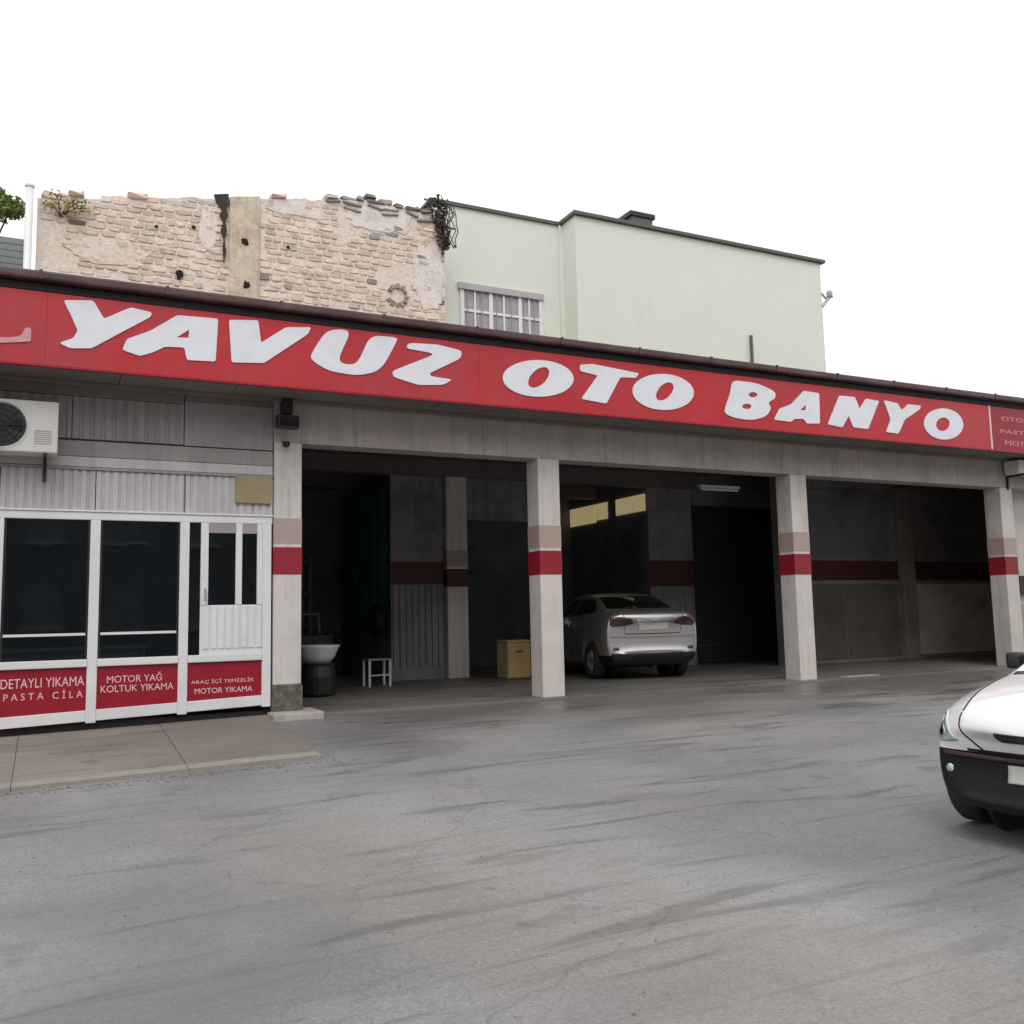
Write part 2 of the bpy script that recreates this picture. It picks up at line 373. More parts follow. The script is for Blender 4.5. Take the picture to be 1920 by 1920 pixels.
def smooth_loop(p, r=0.03):
    """round every corner of a closed outline with a short curve"""
    out = []; n = len(p)
    for i in range(n):
        a, b, c = p[i - 1], p[i], p[(i + 1) % n]
        ra = min(r, math.dist(a, b) * 0.42); rc = min(r, math.dist(b, c) * 0.42)
        A = (b[0] + (a[0] - b[0]) * ra / math.dist(a, b), b[1] + (a[1] - b[1]) * ra / math.dist(a, b))
        Cc = (b[0] + (c[0] - b[0]) * rc / math.dist(b, c), b[1] + (c[1] - b[1]) * rc / math.dist(b, c))
        for k in range(5):
            t = k / 4
            out.append(((1 - t) ** 2 * A[0] + 2 * t * (1 - t) * b[0] + t * t * Cc[0], (1 - t) ** 2 * A[1] + 2 * t * (1 - t) * b[1] + t * t * Cc[1]))
    return out

def text(name, s, x0, x1, z0, z1, y, mat, parent, bold=0.0):
    """flat printed lettering fitted to a box on a plane facing -y"""
    cu = bpy.data.curves.new(name, 'FONT'); cu.body = s; cu.size = 1.0; cu.offset = bold; cu.extrude = 0.0; cu.resolution_u = 3
    t = bpy.data.objects.new(name, cu); COL.objects.link(t)
    bpy.context.view_layer.update()
    me = bpy.data.meshes.new_from_object(t.evaluated_get(bpy.context.evaluated_depsgraph_get()))
    bpy.data.objects.remove(t); bpy.data.curves.remove(cu)
    xs = [v.co.x for v in me.vertices]; ys = [v.co.y for v in me.vertices]
    ax, bxx, ay, by = min(xs), max(xs), min(ys), max(ys)
    for v in me.vertices:
        v.co = Vector(((v.co.x - ax) / (bxx - ax) * (x1 - x0), 0, (v.co.y - ay) / (by - ay) * (z1 - z0)))
    me.materials.clear(); me.materials.append(mat)
    return place(name, me, (x0, y, z0), parent)

# outlines of the painted capitals, metres along the board and above the ground
LETTERS = [
  ('Y', [(-5.973,4.385),(-5.696,4.418),(-5.591,4.237),(-5.337,4.392),(-5.126,4.364),(-5.145,4.31),(-5.429,4.108),(-5.698,3.912),(-5.899,3.889),(-6.0,3.935),(-5.873,3.998),(-5.833,4.084),(-5.902,4.239)], []),
  ('A', [(-5.41,3.927),(-5.368,4.048),(-5.149,4.158),(-4.873,4.367),(-4.451,4.381),(-4.473,3.9),(-4.77,3.886),(-4.796,4.02),(-4.992,4.007),(-5.107,3.935),(-5.235,3.879)], [[(-4.877,4.122),(-4.751,4.222),(-4.755,4.131)]]),
  ('V', [(-4.338,4.383),(-4.022,4.417),(-3.99,4.165),(-3.714,4.375),(-3.429,4.409),(-3.466,4.324),(-3.954,3.938),(-4.304,3.908)], []),
  ('U', [(-3.249,4.403),(-2.955,4.438),(-3.112,4.078),(-3.067,4.019),(-2.937,4.023),(-2.863,4.086),(-2.729,4.399),(-2.393,4.41),(-2.403,4.362),(-2.56,4.061),(-2.675,3.956),(-2.901,3.897),(-3.231,3.92),(-3.429,4.027),(-3.429,4.099)], []),
  ('Z', [(-2.256,4.359),(-1.886,4.382),(-1.558,4.34),(-1.581,4.24),(-1.992,4.014),(-1.973,3.978),(-1.689,3.966),(-1.812,3.887),(-2.133,3.857),(-2.446,3.923),(-2.464,3.987),(-2.387,4.032),(-1.949,4.24),(-1.959,4.268),(-2.286,4.289)], []),
  ('O', [(0.018,4.134),(0.007,4.09),(-0.019,4.047),(-0.061,4.006),(-0.115,3.967),(-0.182,3.933),(-0.258,3.903),(-0.341,3.88),(-0.429,3.863),(-0.518,3.853),(-0.607,3.851),(-0.692,3.855),(-0.77,3.867),(-0.841,3.886),(-0.901,3.911),(-0.949,3.941),(-0.984,3.975),(-1.004,4.013),(-1.01,4.054),(-1.001,4.095),(-0.977,4.137),(-0.938,4.177),(-0.887,4.215),(-0.824,4.25),(-0.751,4.28),(-0.67,4.305),(-0.584,4.323),(-0.494,4.334),(-0.405,4.338),(-0.317,4.335),(-0.236,4.324),(-0.162,4.306),(-0.098,4.281),(-0.047,4.251),(-0.01,4.215),(0.012,4.176)], [[(-0.36,4.233),(-0.346,4.212),(-0.342,4.184),(-0.35,4.15),(-0.367,4.113),(-0.394,4.076),(-0.427,4.041),(-0.466,4.011),(-0.506,3.987),(-0.546,3.971),(-0.583,3.964),(-0.614,3.967),(-0.637,3.98),(-0.651,4.001),(-0.654,4.029),(-0.647,4.062),(-0.63,4.098),(-0.604,4.135),(-0.571,4.17),(-0.533,4.201),(-0.492,4.225),(-0.452,4.241),(-0.415,4.249),(-0.383,4.246)]]),
  ('T', [(0.119,4.336),(0.31,4.366),(1.044,4.312),(0.991,4.243),(0.742,4.229),(0.507,3.849),(0.126,3.88),(0.164,3.935),(0.388,4.216),(0.116,4.252)], []),
  ('O', [(1.949,4.113),(1.936,4.068),(1.907,4.023),(1.864,3.981),(1.807,3.942),(1.739,3.908),(1.662,3.879),(1.579,3.857),(1.491,3.843),(1.402,3.835),(1.315,3.836),(1.231,3.844),(1.154,3.859),(1.086,3.882),(1.028,3.91),(0.982,3.943),(0.95,3.981),(0.932,4.022),(0.929,4.065),(0.941,4.109),(0.967,4.152),(1.008,4.194),(1.061,4.232),(1.126,4.266),(1.2,4.296),(1.281,4.319),(1.368,4.335),(1.457,4.344),(1.546,4.345),(1.631,4.338),(1.711,4.324),(1.783,4.302),(1.844,4.273),(1.893,4.239),(1.927,4.2),(1.946,4.158)], [[(1.589,4.219),(1.604,4.2),(1.609,4.174),(1.603,4.143),(1.588,4.109),(1.563,4.074),(1.531,4.041),(1.494,4.011),(1.455,3.988),(1.416,3.972),(1.379,3.965),(1.348,3.967),(1.324,3.977),(1.31,3.996),(1.305,4.022),(1.31,4.053),(1.325,4.086),(1.349,4.121),(1.381,4.154),(1.417,4.184),(1.457,4.208),(1.496,4.224),(1.533,4.231),(1.565,4.23)]]),
  ('B', [(2.637,4.371),(3.094,4.368),(3.439,4.272),(3.426,4.167),(3.28,4.096),(3.348,4.021),(3.237,3.885),(2.971,3.808),(2.66,3.819),(2.468,3.871),(2.502,3.986),(2.597,4.175)], [[(3.091,4.195),(3.082,4.178),(3.059,4.162),(3.026,4.152),(2.99,4.149),(2.958,4.153),(2.936,4.165),(2.929,4.181),(2.938,4.199),(2.962,4.214),(2.995,4.225),(3.031,4.228),(3.063,4.223),(3.084,4.212)],[(2.97,4.013),(2.96,3.996),(2.936,3.98),(2.901,3.97),(2.862,3.967),(2.828,3.971),(2.805,3.983),(2.798,3.999),(2.808,4.017),(2.832,4.032),(2.867,4.043),(2.905,4.046),(2.94,4.041),(2.963,4.029)]]),
  ('A', [(3.381,3.85),(3.496,4.021),(3.727,4.11),(3.987,4.333),(4.296,4.325),(4.276,3.858),(4.011,3.839),(3.955,3.905),(3.771,3.891),(3.707,3.84)], [[(3.897,4.035),(4.017,4.122),(4.002,4.038)]]),
  ('N', [(4.709,4.325),(5.034,4.329),(5.117,4.152),(5.264,4.324),(5.549,4.311),(5.272,3.845),(4.96,3.848),(4.877,4.023),(4.732,3.831),(4.432,3.858)], []),
  ('Y', [(5.652,4.332),(5.959,4.308),(6.036,4.201),(6.187,4.314),(6.489,4.314),(6.446,4.246),(6.092,4.054),(5.93,3.817),(5.656,3.823),(5.778,4.03)], []),
  ('O', [(7.456,4.05),(7.438,4.004),(7.405,3.96),(7.36,3.918),(7.303,3.88),(7.237,3.848),(7.164,3.822),(7.086,3.803),(7.005,3.792),(6.924,3.788),(6.845,3.793),(6.771,3.805),(6.704,3.824),(6.646,3.85),(6.598,3.882),(6.562,3.919),(6.538,3.96),(6.528,4.003),(6.532,4.048),(6.55,4.093),(6.581,4.136),(6.624,4.178),(6.678,4.215),(6.742,4.248),(6.814,4.274),(6.891,4.294),(6.971,4.307),(7.053,4.312),(7.133,4.309),(7.209,4.297),(7.278,4.279),(7.339,4.253),(7.389,4.22),(7.426,4.183),(7.451,4.141),(7.461,4.096)], [[(7.108,4.13),(7.13,4.102),(7.136,4.068),(7.125,4.032),(7.099,3.997),(7.061,3.966),(7.013,3.943),(6.962,3.93),(6.911,3.928),(6.866,3.937),(6.831,3.956),(6.81,3.984),(6.804,4.017),(6.814,4.053),(6.84,4.088),(6.878,4.119),(6.925,4.142),(6.976,4.155),(7.028,4.158),(7.073,4.149)]]),
  ('frag', [(-6.706,3.89),(-6.6,3.93),(-6.433,3.94),(-6.342,3.97),(-6.306,4.06),(-6.255,4.06),(-6.25,3.92),(-6.43,3.89),(-6.704,3.85)], []),
]

# ------------------------------------------------------------------ the setting: ground, pavement, bay floor
def gz(x, y):
    """the street falls away from the building towards the road and slightly to the left"""
    z = -0.07 * min(max(-y - 0.05, 0.0), 6.0)
    z -= 0.018 * min(max(-3.4 - x, 0.0), 8.0)
    return z

def sheet(name, xs, ys, mat, lift=0.0, rough=0.0):
    bm = bmesh.new(); g = []
    for y in ys:
        row = []
        for x in xs:
            row.append(bm.verts.new((x, y, gz(x, y) + lift + (rough * mnoise.noise(Vector((x * 0.9, y * 0.9, 3.1))) if abs(x) < 25 and -30 < y < 0 else 0))))
        g.append(row)
    for j in range(len(ys) - 1):
        for i in range(len(xs) - 1):
            bm.faces.new((g[j][i], g[j][i + 1], g[j + 1][i + 1], g[j + 1][i]))
    return mk(name, bm, mat, smooth=True, origin=(0, 0, 0))

def rng(a, b, s):
    n = max(1, round((b - a) / s)); return [a + (b - a) * i / n for i in range(n + 1)]

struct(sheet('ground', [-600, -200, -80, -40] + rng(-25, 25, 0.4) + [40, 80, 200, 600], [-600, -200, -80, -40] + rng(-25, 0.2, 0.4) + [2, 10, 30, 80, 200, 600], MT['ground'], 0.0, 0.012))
bay_floor = struct(bx('bay_floor', -3.3, 13.2, -0.12, 7.69, -0.3, 0.02, MT['bayfloor'], bevel=0.01))
# narrow drain grate strip along the front of the bays
bm = bmesh.new()
box(bm, 5.25, 5.95, -0.02, 0.16, 0.0205, 0.026)
mk('worn_threshold_strip', bm, M('pale_worn_concrete', (0.46, 0.43, 0.38), 0.8, 0.1, 6), bay_floor)

# raised pavement before the office, one slab after another
pave = struct(bpy.data.objects.new('pavement', None)); COL.objects.link(pave); pave.location = (-8, -1.2, 0); WORLD['pavement'] = Vector((-8, -1.2, 0))
def slab(name, x0, x1, y0, y1, lift, thick, mat, parent):
    bm = bmesh.new()
    v = box(bm, x0, x1, y0, y1, 0, 1)
    for i, p in enumerate(v):
        top = p.co.z > 0.5
        p.co.z = gz(p.co.x, p.co.y) + (lift if top else lift - thick)
    return mk(name, bm, mat, parent, bevel=0.003)
xs = [-13.0 + 1.35 * i for i in range(7)] + [-3.75]
for i in range(len(xs) - 1):
    slab('paving_slab', xs[i] + 0.002, xs[i + 1] - 0.002, -1.16, 0.02, 0.04 + random.uniform(-.003, .003), 0.2, MT['pave'], pave)
    slab('paving_slab', xs[i] + 0.002, xs[i + 1] - 0.002, -2.18, -1.164, 0.038 + random.uniform(-.003, .003), 0.2, MT['pave'], pave)
    slab('kerb_stone', xs[i] + 0.002, xs[i + 1] - 0.002, -2.36, -2.185, 0.04, 0.25, M('kerb_stone_grey', (0.3, 0.275, 0.25), 0.85, 0.12, 6, 0.4, 20) if i == 0 else bpy.data.materials['kerb_stone_grey'], pave)

# ------------------------------------------------------------------ the car wash building
B = thing('car_wash_building', 'low white car wash with open bays, red striped pillars and a glazed office', 'building', (0, 3, 0))
PW = 0.165
def pillar(cx, y0, y1, ztop, z0, bandm=None, pm='white', tan=True, w=PW, lab=None):
    p = bx('pillar', cx - w, cx + w, y0, y1, z0, ztop, MT[pm], B, bevel=0.012)
    if lab: p['label'] = lab
    e = 0.004
    bx('red_band', cx - w - e, cx + w + e, y0 - e, y1 + e, 1.63, 1.95, MT[bandm or 'band'], p, bevel=0.002)
    if tan: bx('tan_band', cx - w - e * .6, cx + w + e * .6, y0 - e * .6, y1 + e * .6, 1.99, 2.29, MT['tan'], p, bevel=0.002)
    return p
ZT = 3.195
p1 = pillar(-3.52, 0.0, 0.34, ZT, 0.36, lab='white pillar with a red band at the office corner')
bx('mossy_base', -3.70, -3.34, -0.015, 0.36, 0.0, 0.359, MT['moss'], p1, bevel=0.012)
bx('plinth_ledge', -3.74, -3.16, -0.30, 0.34, -0.12, 0.06, MT['beam'], p1, bevel=0.02)
pillar(0.0, 0.0, 0.33, ZT, 0.015)
pillar(4.46, 0.0, 0.33, ZT, 0.015)
pillar(9.40, 0.0, 0.33, ZT, 0.015)
pillar(13.0, 0.0, 0.33, ZT, 0.015)
# beam over the bays, in lengths between pillar centres
for a, b in ((-3.352, 0.0), (0.002, 4.459), (4.461, 9.399), (9.401, 13.2)):
    bx('beam', a, b, 0.006, 0.318, ZT + 0.001, 3.70, MT['beam'], B, bevel=0.006)
bx('beam_corner', -3.69, -3.354, 0.002, 0.32, ZT + 0.001, 3.70, MT['beam'], B, bevel=0.006)
# soffit boards under the canopy
x = -9.0
while x < 13.2:
    bx('soffit_board', x + 0.004, x + 1.196, -0.66, 0.33, 3.702, 3.735, MT['soffit'], B, bevel=0.004); x += 1.2
bx('soffit_batten', -9.0, 13.2, -0.10, -0.04, 3.66, 3.7, MT['soffit'], B, bevel=0.004)
bx('fascia_board', -9.0, 13.2, -0.655, -0.60, 3.735, 4.50, MT['gapshade'], B)
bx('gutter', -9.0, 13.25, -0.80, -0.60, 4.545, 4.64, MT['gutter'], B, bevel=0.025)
bx('gutter_shadow_board', -9.0, 13.22, -0.71, -0.66, 4.455, 4.53, MT['gapshade'], B)  # black strip painted as the shadow line between gutter and sign
for i in range(19):
    xx = -8.6 + i * 1.2
    bx('gutter_bracket', xx, xx + 0.03, -0.808, -0.78, 4.55, 4.645, MT['gutter'], B)
bm = bmesh.new()
v = box(bm, -9.0, 13.25, -0.62, 7.8, 4.575, 4.635)
mk('roof', bm, MT['roofred'], B)
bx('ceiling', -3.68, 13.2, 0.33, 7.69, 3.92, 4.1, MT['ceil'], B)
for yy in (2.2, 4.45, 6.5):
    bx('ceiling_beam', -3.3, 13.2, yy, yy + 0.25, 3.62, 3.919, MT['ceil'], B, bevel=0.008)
# walls of the bays
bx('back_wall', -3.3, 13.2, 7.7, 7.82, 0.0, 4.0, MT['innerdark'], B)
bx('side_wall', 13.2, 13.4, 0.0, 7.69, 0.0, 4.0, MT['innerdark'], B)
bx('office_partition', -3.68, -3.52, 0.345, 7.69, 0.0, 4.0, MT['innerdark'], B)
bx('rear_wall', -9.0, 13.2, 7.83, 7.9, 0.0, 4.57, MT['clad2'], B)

# inner room behind the first bay: striped front wall, interior pillar, dark opening under a lintel
YA = 4.6
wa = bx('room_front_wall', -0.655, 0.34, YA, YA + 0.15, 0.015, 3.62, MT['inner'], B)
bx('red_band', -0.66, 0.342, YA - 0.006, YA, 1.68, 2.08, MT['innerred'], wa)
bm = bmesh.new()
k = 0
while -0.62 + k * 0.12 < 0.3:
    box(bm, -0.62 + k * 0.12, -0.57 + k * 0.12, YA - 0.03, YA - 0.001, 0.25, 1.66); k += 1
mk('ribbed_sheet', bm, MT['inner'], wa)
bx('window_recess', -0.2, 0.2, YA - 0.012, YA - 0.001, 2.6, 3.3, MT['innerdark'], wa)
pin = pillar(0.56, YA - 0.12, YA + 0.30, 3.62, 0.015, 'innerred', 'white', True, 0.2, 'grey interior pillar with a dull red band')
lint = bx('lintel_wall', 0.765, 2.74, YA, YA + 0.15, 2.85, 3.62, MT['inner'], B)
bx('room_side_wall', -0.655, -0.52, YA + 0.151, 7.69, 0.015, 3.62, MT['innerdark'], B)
# teal tarpaulin hanging along the room's side wall
bm = bmesh.new(); n = 26; cols = []
for i in range(n + 1):
    t = i / n; yv = YA + 0.02 + t * 2.6
    xv = -0.70 + 0.035 * math.sin(t * 31) + 0.02 * math.sin(t * 73)
    cols.append([bm.verts.new((xv, yv, zz)) for zz in (0.9 + 0.05 * math.sin(t * 9), 1.6, 2.3, 3.0, 3.42)])
for i in range(n):
    for j in range(4): bm.faces.new((cols[i][j], cols[i + 1][j], cols[i + 1][j + 1], cols[i][j + 1]))
bmesh.ops.solidify(bm, geom=list(bm.faces), thickness=0.006)
tarp = mk('tarpaulin', bm, MT['teal'], smooth=True)
tag(tarp, 'dark teal tarpaulin hanging deep inside the first bay', 'tarpaulin')

# inner block behind the second and third bays: corner wall, dark shuttered opening, banded wall
YB, YD, XB = 4.6, 3.0, 4.8
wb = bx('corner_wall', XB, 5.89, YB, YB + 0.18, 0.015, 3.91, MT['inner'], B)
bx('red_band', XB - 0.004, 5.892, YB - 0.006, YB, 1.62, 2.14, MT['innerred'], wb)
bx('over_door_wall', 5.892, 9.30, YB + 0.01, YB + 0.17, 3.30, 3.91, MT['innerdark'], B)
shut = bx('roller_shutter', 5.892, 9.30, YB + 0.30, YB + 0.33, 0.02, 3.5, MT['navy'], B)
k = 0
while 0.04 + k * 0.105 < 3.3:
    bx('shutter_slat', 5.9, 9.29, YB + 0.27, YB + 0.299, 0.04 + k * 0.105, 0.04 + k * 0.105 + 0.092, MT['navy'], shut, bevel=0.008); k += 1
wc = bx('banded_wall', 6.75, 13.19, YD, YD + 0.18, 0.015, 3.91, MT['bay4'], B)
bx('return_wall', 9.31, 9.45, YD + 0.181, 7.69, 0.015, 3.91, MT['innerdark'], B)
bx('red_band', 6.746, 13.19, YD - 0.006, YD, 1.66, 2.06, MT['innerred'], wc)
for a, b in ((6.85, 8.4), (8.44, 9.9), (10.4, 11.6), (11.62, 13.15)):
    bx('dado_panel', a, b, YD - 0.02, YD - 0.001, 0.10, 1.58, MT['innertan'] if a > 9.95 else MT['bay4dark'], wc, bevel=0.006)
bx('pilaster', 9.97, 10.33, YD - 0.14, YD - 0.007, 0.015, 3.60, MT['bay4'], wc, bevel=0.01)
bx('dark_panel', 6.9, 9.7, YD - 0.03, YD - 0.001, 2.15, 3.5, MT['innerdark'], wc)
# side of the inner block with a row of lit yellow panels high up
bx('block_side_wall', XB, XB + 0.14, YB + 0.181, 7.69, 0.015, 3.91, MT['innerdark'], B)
for i, (a, b, z0, z1) in enumerate(((4.66, 5.72, 3.16, 3.5), (6.08, 6.5, 3.14, 3.5), (6.56, 7.66, 3.10, 3.5))):
    o = bx('lit_panel', XB - 0.035, XB - 0.001, a, b, z0, z1, MT['yellow'], None, bevel=0.004)
    tag(o, ['pale yellow lit panel high in the second bay, nearest the grey corner wall', 'small middle one of three pale yellow lit panels in the second bay',
            'pale yellow lit panel high in the second bay, nearest the front pillar'][i], 'panel', 'yellow panels in the second bay')

# ------------------------------------------------------------------ office front
OFB = lambda x: 0.175 + (x + 3.8) * 0.031
zS0, zS1 = 0.655, 0.735
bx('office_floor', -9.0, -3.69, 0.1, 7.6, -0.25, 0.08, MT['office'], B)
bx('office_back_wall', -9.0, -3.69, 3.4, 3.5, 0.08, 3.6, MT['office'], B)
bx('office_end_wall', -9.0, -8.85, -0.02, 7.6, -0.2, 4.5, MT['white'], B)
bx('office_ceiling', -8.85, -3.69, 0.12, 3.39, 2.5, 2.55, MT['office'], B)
bx('office_plinth', -8.85, -3.72, 0.03, 0.1, -0.25, 0.08, MT['gapshade'], B)  # recessed base coloured near-black for the shadow under the frame
mull = [-7.4, -6.50, -5.585, -4.672, -3.765]
frame = bx('office_frame', -8.85, -3.705, -0.03, 0.05, 2.215, 2.30, MT['pvc'], B, bevel=0.006)
for x in mull:
    bx('mullion', x - 0.05, x + 0.05, -0.034, 0.054, OFB(x) - 0.05, 2.214, MT['pvc'], frame, bevel=0.008)
segs = list(zip(mull[:-1], mull[1:]))
for i, (a, b) in enumerate(segs):
    a2, b2 = a + 0.0505, b - 0.0505
    bx('sill_rail', a2, b2, -0.05, 0.05, zS0, zS1, MT['pvc'], frame, bevel=0.01)
    # bottom rail follows the falling pavement
    bm = bmesh.new(); v = box(bm, a2, b2, -0.03, 0.05, 0, 1)
    for q in v: q.co.z = OFB(q.co.x) + (0.085 if q.co.z > 0.5 else -0.03)
    mk('bottom_rail', bm, MT['pvc'], frame, bevel=0.006)
    bm = bmesh.new(); v = box(bm, a2, b2, -0.012, 0.02, 0, 1)
    for q in v: q.co.z = zS0 - 0.001 if q.co.z > 0.5 else OFB(q.co.x) + 0.084
    rp = mk('red_panel', bm, MT['maroon'], B)
    zt, zb = zS0, OFB(a2) + 0.085
    h = zt - zb
    if i == 0:
        text('printed_line', 'OTO YIKAMA', a2 + 0.08, b2 - 0.08, zt - h * 0.4, zt - h * 0.22, -0.0135, MT['ltr2'], rp)
    if i == 1:
        text('printed_line', 'DETAYLI YIKAMA', a2 + 0.02, b2 - 0.02, zt - h * 0.40, zt - h * 0.20, -0.0135, MT['ltr2'], rp)
        text('printed_line', 'P A S T A   C İ L A', a2 + 0.05, b2 - 0.03, zt - h * 0.66, zt - h * 0.46, -0.0135, MT['ltr2'], rp)
    if i == 2:
        text('printed_line', 'MOTOR YAĞ', a2 + 0.10, b2 - 0.16, zt - h * 0.40, zt - h * 0.18, -0.0135, MT['ltr2'], rp)
        text('printed_line', 'KOLTUK YIKAMA', a2 + 0.04, b2 - 0.04, zt - h * 0.62, zt - h * 0.46, -0.0135, MT['ltr2'], rp)
    if i == 3:
        text('printed_line', 'ARAÇ İÇİ TEMİZLİK', a2 + 0.04, b2 - 0.08, zt - h * 0.58, zt - h * 0.44, -0.0135, MT['ltr2'], rp)
        text('printed_line', 'MOTOR YIKAMA', a2 + 0.08, b2 - 0.1, zt - h * 0.82, zt - h * 0.68, -0.0135, MT['ltr2'], rp)
    if i < 3:
        wn = bx('window', a2, b2, 0.0, 0.012, zS1 + 0.001, 2.2145, MT['glass'], B)
        bx('rail', a2, b2, -0.012, -0.001, 0.985, 1.012, MT['pvc'], wn)
        for s in (a2, b2 - 0.022): bx('glazing_bead', s, s + 0.022, -0.014, -0.001, zS1 + 0.002, 2.213, MT['black'], wn)
    else:
        bx('side_light', a2, -4.50, 0.0, 0.012, zS1 + 0.001, 2.2145, MT['glass'], B)
        d = bx('door', -4.498, b2, -0.02, 0.04, zS1 + 0.001, 1.285, MT['pvc'], B, bevel=0.004)
        d['label'] = 'white office door with two tall panes'
        for s in range(8):
            xx = -4.46 + s * 0.083
            bx('groove_strip', xx, xx + 0.058, -0.032, -0.0205, 0.80, 1.27, MT['pvc'], d, bevel=0.006)
        for (u, v2) in ((-4.498, -4.415), (-4.115, -4.045), (b2 - 0.06, b2)):
            bx('stile', u, v2, -0.028, 0.04, 1.286, 2.2145, MT['pvc'], d, bevel=0.005)
        bx('top_rail', -4.414, b2 - 0.061, -0.026, 0.04, 2.10, 2.2145, MT['clad2'], d)
        bx('pane', -4.414, -4.116, 0.0, 0.012, 1.286, 2.10, MT['glass'], d)
        bx('pane', -4.044, b2 - 0.061, 0.0, 0.012, 1.286, 2.10, MT['glass'], d)
        bm = bmesh.new(); cyl(bm, (-4.45, -0.07, 1.33), (-4.45, -0.07, 1.47), 0.012, n=10); cyl(bm, (-4.45, -0.07, 1.40), (-4.45, -0.028, 1.40), 0.01, n=8)
        mk('handle', bm, MT['metal'], d)
# one closed wall where the frame ends, out of the picture
bx('office_side_panel', -8.85, -7.452, -0.02, 0.05, -0.2, 2.214, MT['clad'], B)
# cupboards and a desk standing dim behind the panes
dk = thing('office_desk', 'dark desk standing inside the office behind the large panes', 'desk', (-5.6, 1.6, 0.08))
bx('desk_top', -6.6, -4.9, 1.2, 1.9, 0.80, 0.84, MT['innertan'], dk)
bx('desk_side', -6.55, -6.5, 1.25, 1.85, 0.08, 0.799, MT['innertan'], dk)
bx('desk_side', -5.0, -4.95, 1.25, 1.85, 0.08, 0.799, MT['innertan'], dk)
bx('front_board', -6.499, -5.001, 1.3, 1.33, 0.3, 0.799, MT['innertan'], dk)

# cladding over the windows: ribbed sheets, smooth trims
def ribbed(name, x0, x1, y, z0, z1, mat, pitch=0.085):
    bm = bmesh.new(); prof = []
    x = x0
    while x < x1 - 1e-4:
        for dx, dy in ((0, 0), (pitch * 0.55, 0), (pitch * 0.65, 0.014), (pitch * 0.9, 0.014)):
            if x + dx < x1: prof.append((x + dx, y + dy))
        x += pitch
    prof.append((x1, y))
    f = [(bm.verts.new((a, b, z0)), bm.verts.new((a, b, z1))) for a, b in prof]
    k = [(bm.verts.new((a, y + 0.05, z0)), bm.verts.new((a, y + 0.05, z1))) for a, b in prof]
    for i in range(len(prof) - 1):
        bm.faces.new((f[i][0], f[i + 1][0], f[i + 1][1], f[i][1]))
        bm.faces.new((k[i][0], k[i][1], k[i + 1][1], k[i + 1][0]))
        bm.faces.new((f[i][0], k[i][0], k[i + 1][0], f[i + 1][0]))
        bm.faces.new((f[i][1], f[i + 1][1], k[i + 1][1], k[i][1]))
    for i in (0, -1): bm.faces.new((f[i][0], f[i][1], k[i][1], k[i][0]))
    return mk(name, bm, mat, B)
for a, b in ((-8.85, -7.42), (-7.41, -6.51), (-6.50, -5.60), (-5.59, -4.68), (-4.67, -3.70)):
    ribbed('ribbed_cladding_sheet', a, b, 0.0, 2.32, 2.755, MT['clad'])
bx('drip_trim', -8.85, -3.70, -0.045, 0.03, 2.301, 2.319, MT['pvc'], B)
bx('trim_board', -8.85, -3.70, -0.006, 0.05, 2.79, 2.90, MT['clad'], B, bevel=0.006)
bx('trim_board', -8.85, -3.70, 0.0, 0.05, 2.905, 3.075, MT['clad2'], B, bevel=0.006)
bx('drip_trim', -8.85, -3.70, -0.02, 0.05, 2.757, 2.785, MT['clad2'], B, bevel=0.004)
for a, b in ((-8.85, -7.0), (-6.99, -5.85), (-5.84, -4.70)):
    ribbed('ribbed_cladding_sheet', a, b, 0.012, 3.10, 3.56, MT['clad2'], 0.11)
bx('plain_cladding_sheet', -4.69, -3.70, 0.006, 0.05, 3.09, 3.60, MT['clad2'], B)
bx('cladding_cap', -8.85, -4.70, -0.01, 0.05, 3.565, 3.695, MT['soffit'], B, bevel=0.004)
bx('cladding_cap', -4.69, -3.70, 0.0, 0.05, 3.605, 3.695, MT['soffit'], B, bevel=0.004)
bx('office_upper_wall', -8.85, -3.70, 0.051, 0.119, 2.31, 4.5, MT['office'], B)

# ------------------------------------------------------------------ the long red sign
S = thing('shop_signboard', 'long red signboard with white slanted capitals reading YAVUZ OTO BANYO', 'sign', (0, -0.7, 3.70))
YS = -0.70
edges = [-9.0, -6.12, -3.3, -1.32, 2.12, 5.6, 8.13]
for a, b in zip(edges[:-1], edges[1:]):
    bx('sign_panel', a + 0.001, b - 0.001, YS, -0.665, 3.705, 4.45, MT['red'], S)
bx('sign_panel', 8.17, 11.6, YS, -0.665, 3.705, 4.45, MT['maroon'], S)
bx('dividing_strip', 8.131, 8.169, YS - 0.008, -0.665, 3.705, 4.45, MT['ltr2'], S)
bx('bottom_trim', -9.0, 11.6, YS - 0.012, -0.662, 3.675, 3.704, MT['maroon'], S, bevel=0.004)
for ch, pts, holes in LETTERS:
    bm = bmesh.new()
    polyprism(bm, smooth_loop(pts, {'U': 0.12, 'B': 0.12, 'Z': 0.06}.get(ch, 0.028)) if len(pts) < 18 else pts, [h if len(h) > 5 else h for h in holes], YS - 0.0015, YS - 0.012)
    mk('painted_swoosh' if ch == 'frag' else 'letter', bm, MT['fade'] if ch == 'frag' else MT['letter'], S)
text('small_print_line', 'OTO YIKAMA YAĞLAMA', 8.45, 11.3, 4.22, 4.32, YS - 0.002, MT['fade'], S)
text('small_print_line', 'PASTA CİLA TEMİZLİK', 8.40, 11.3, 4.0, 4.09, YS - 0.002, MT['fade'], S)
text('small_print_line', 'MOTOR KOLTUK YIKAMA', 8.5, 11.3, 3.80, 3.88, YS - 0.002, MT['fade'], S)

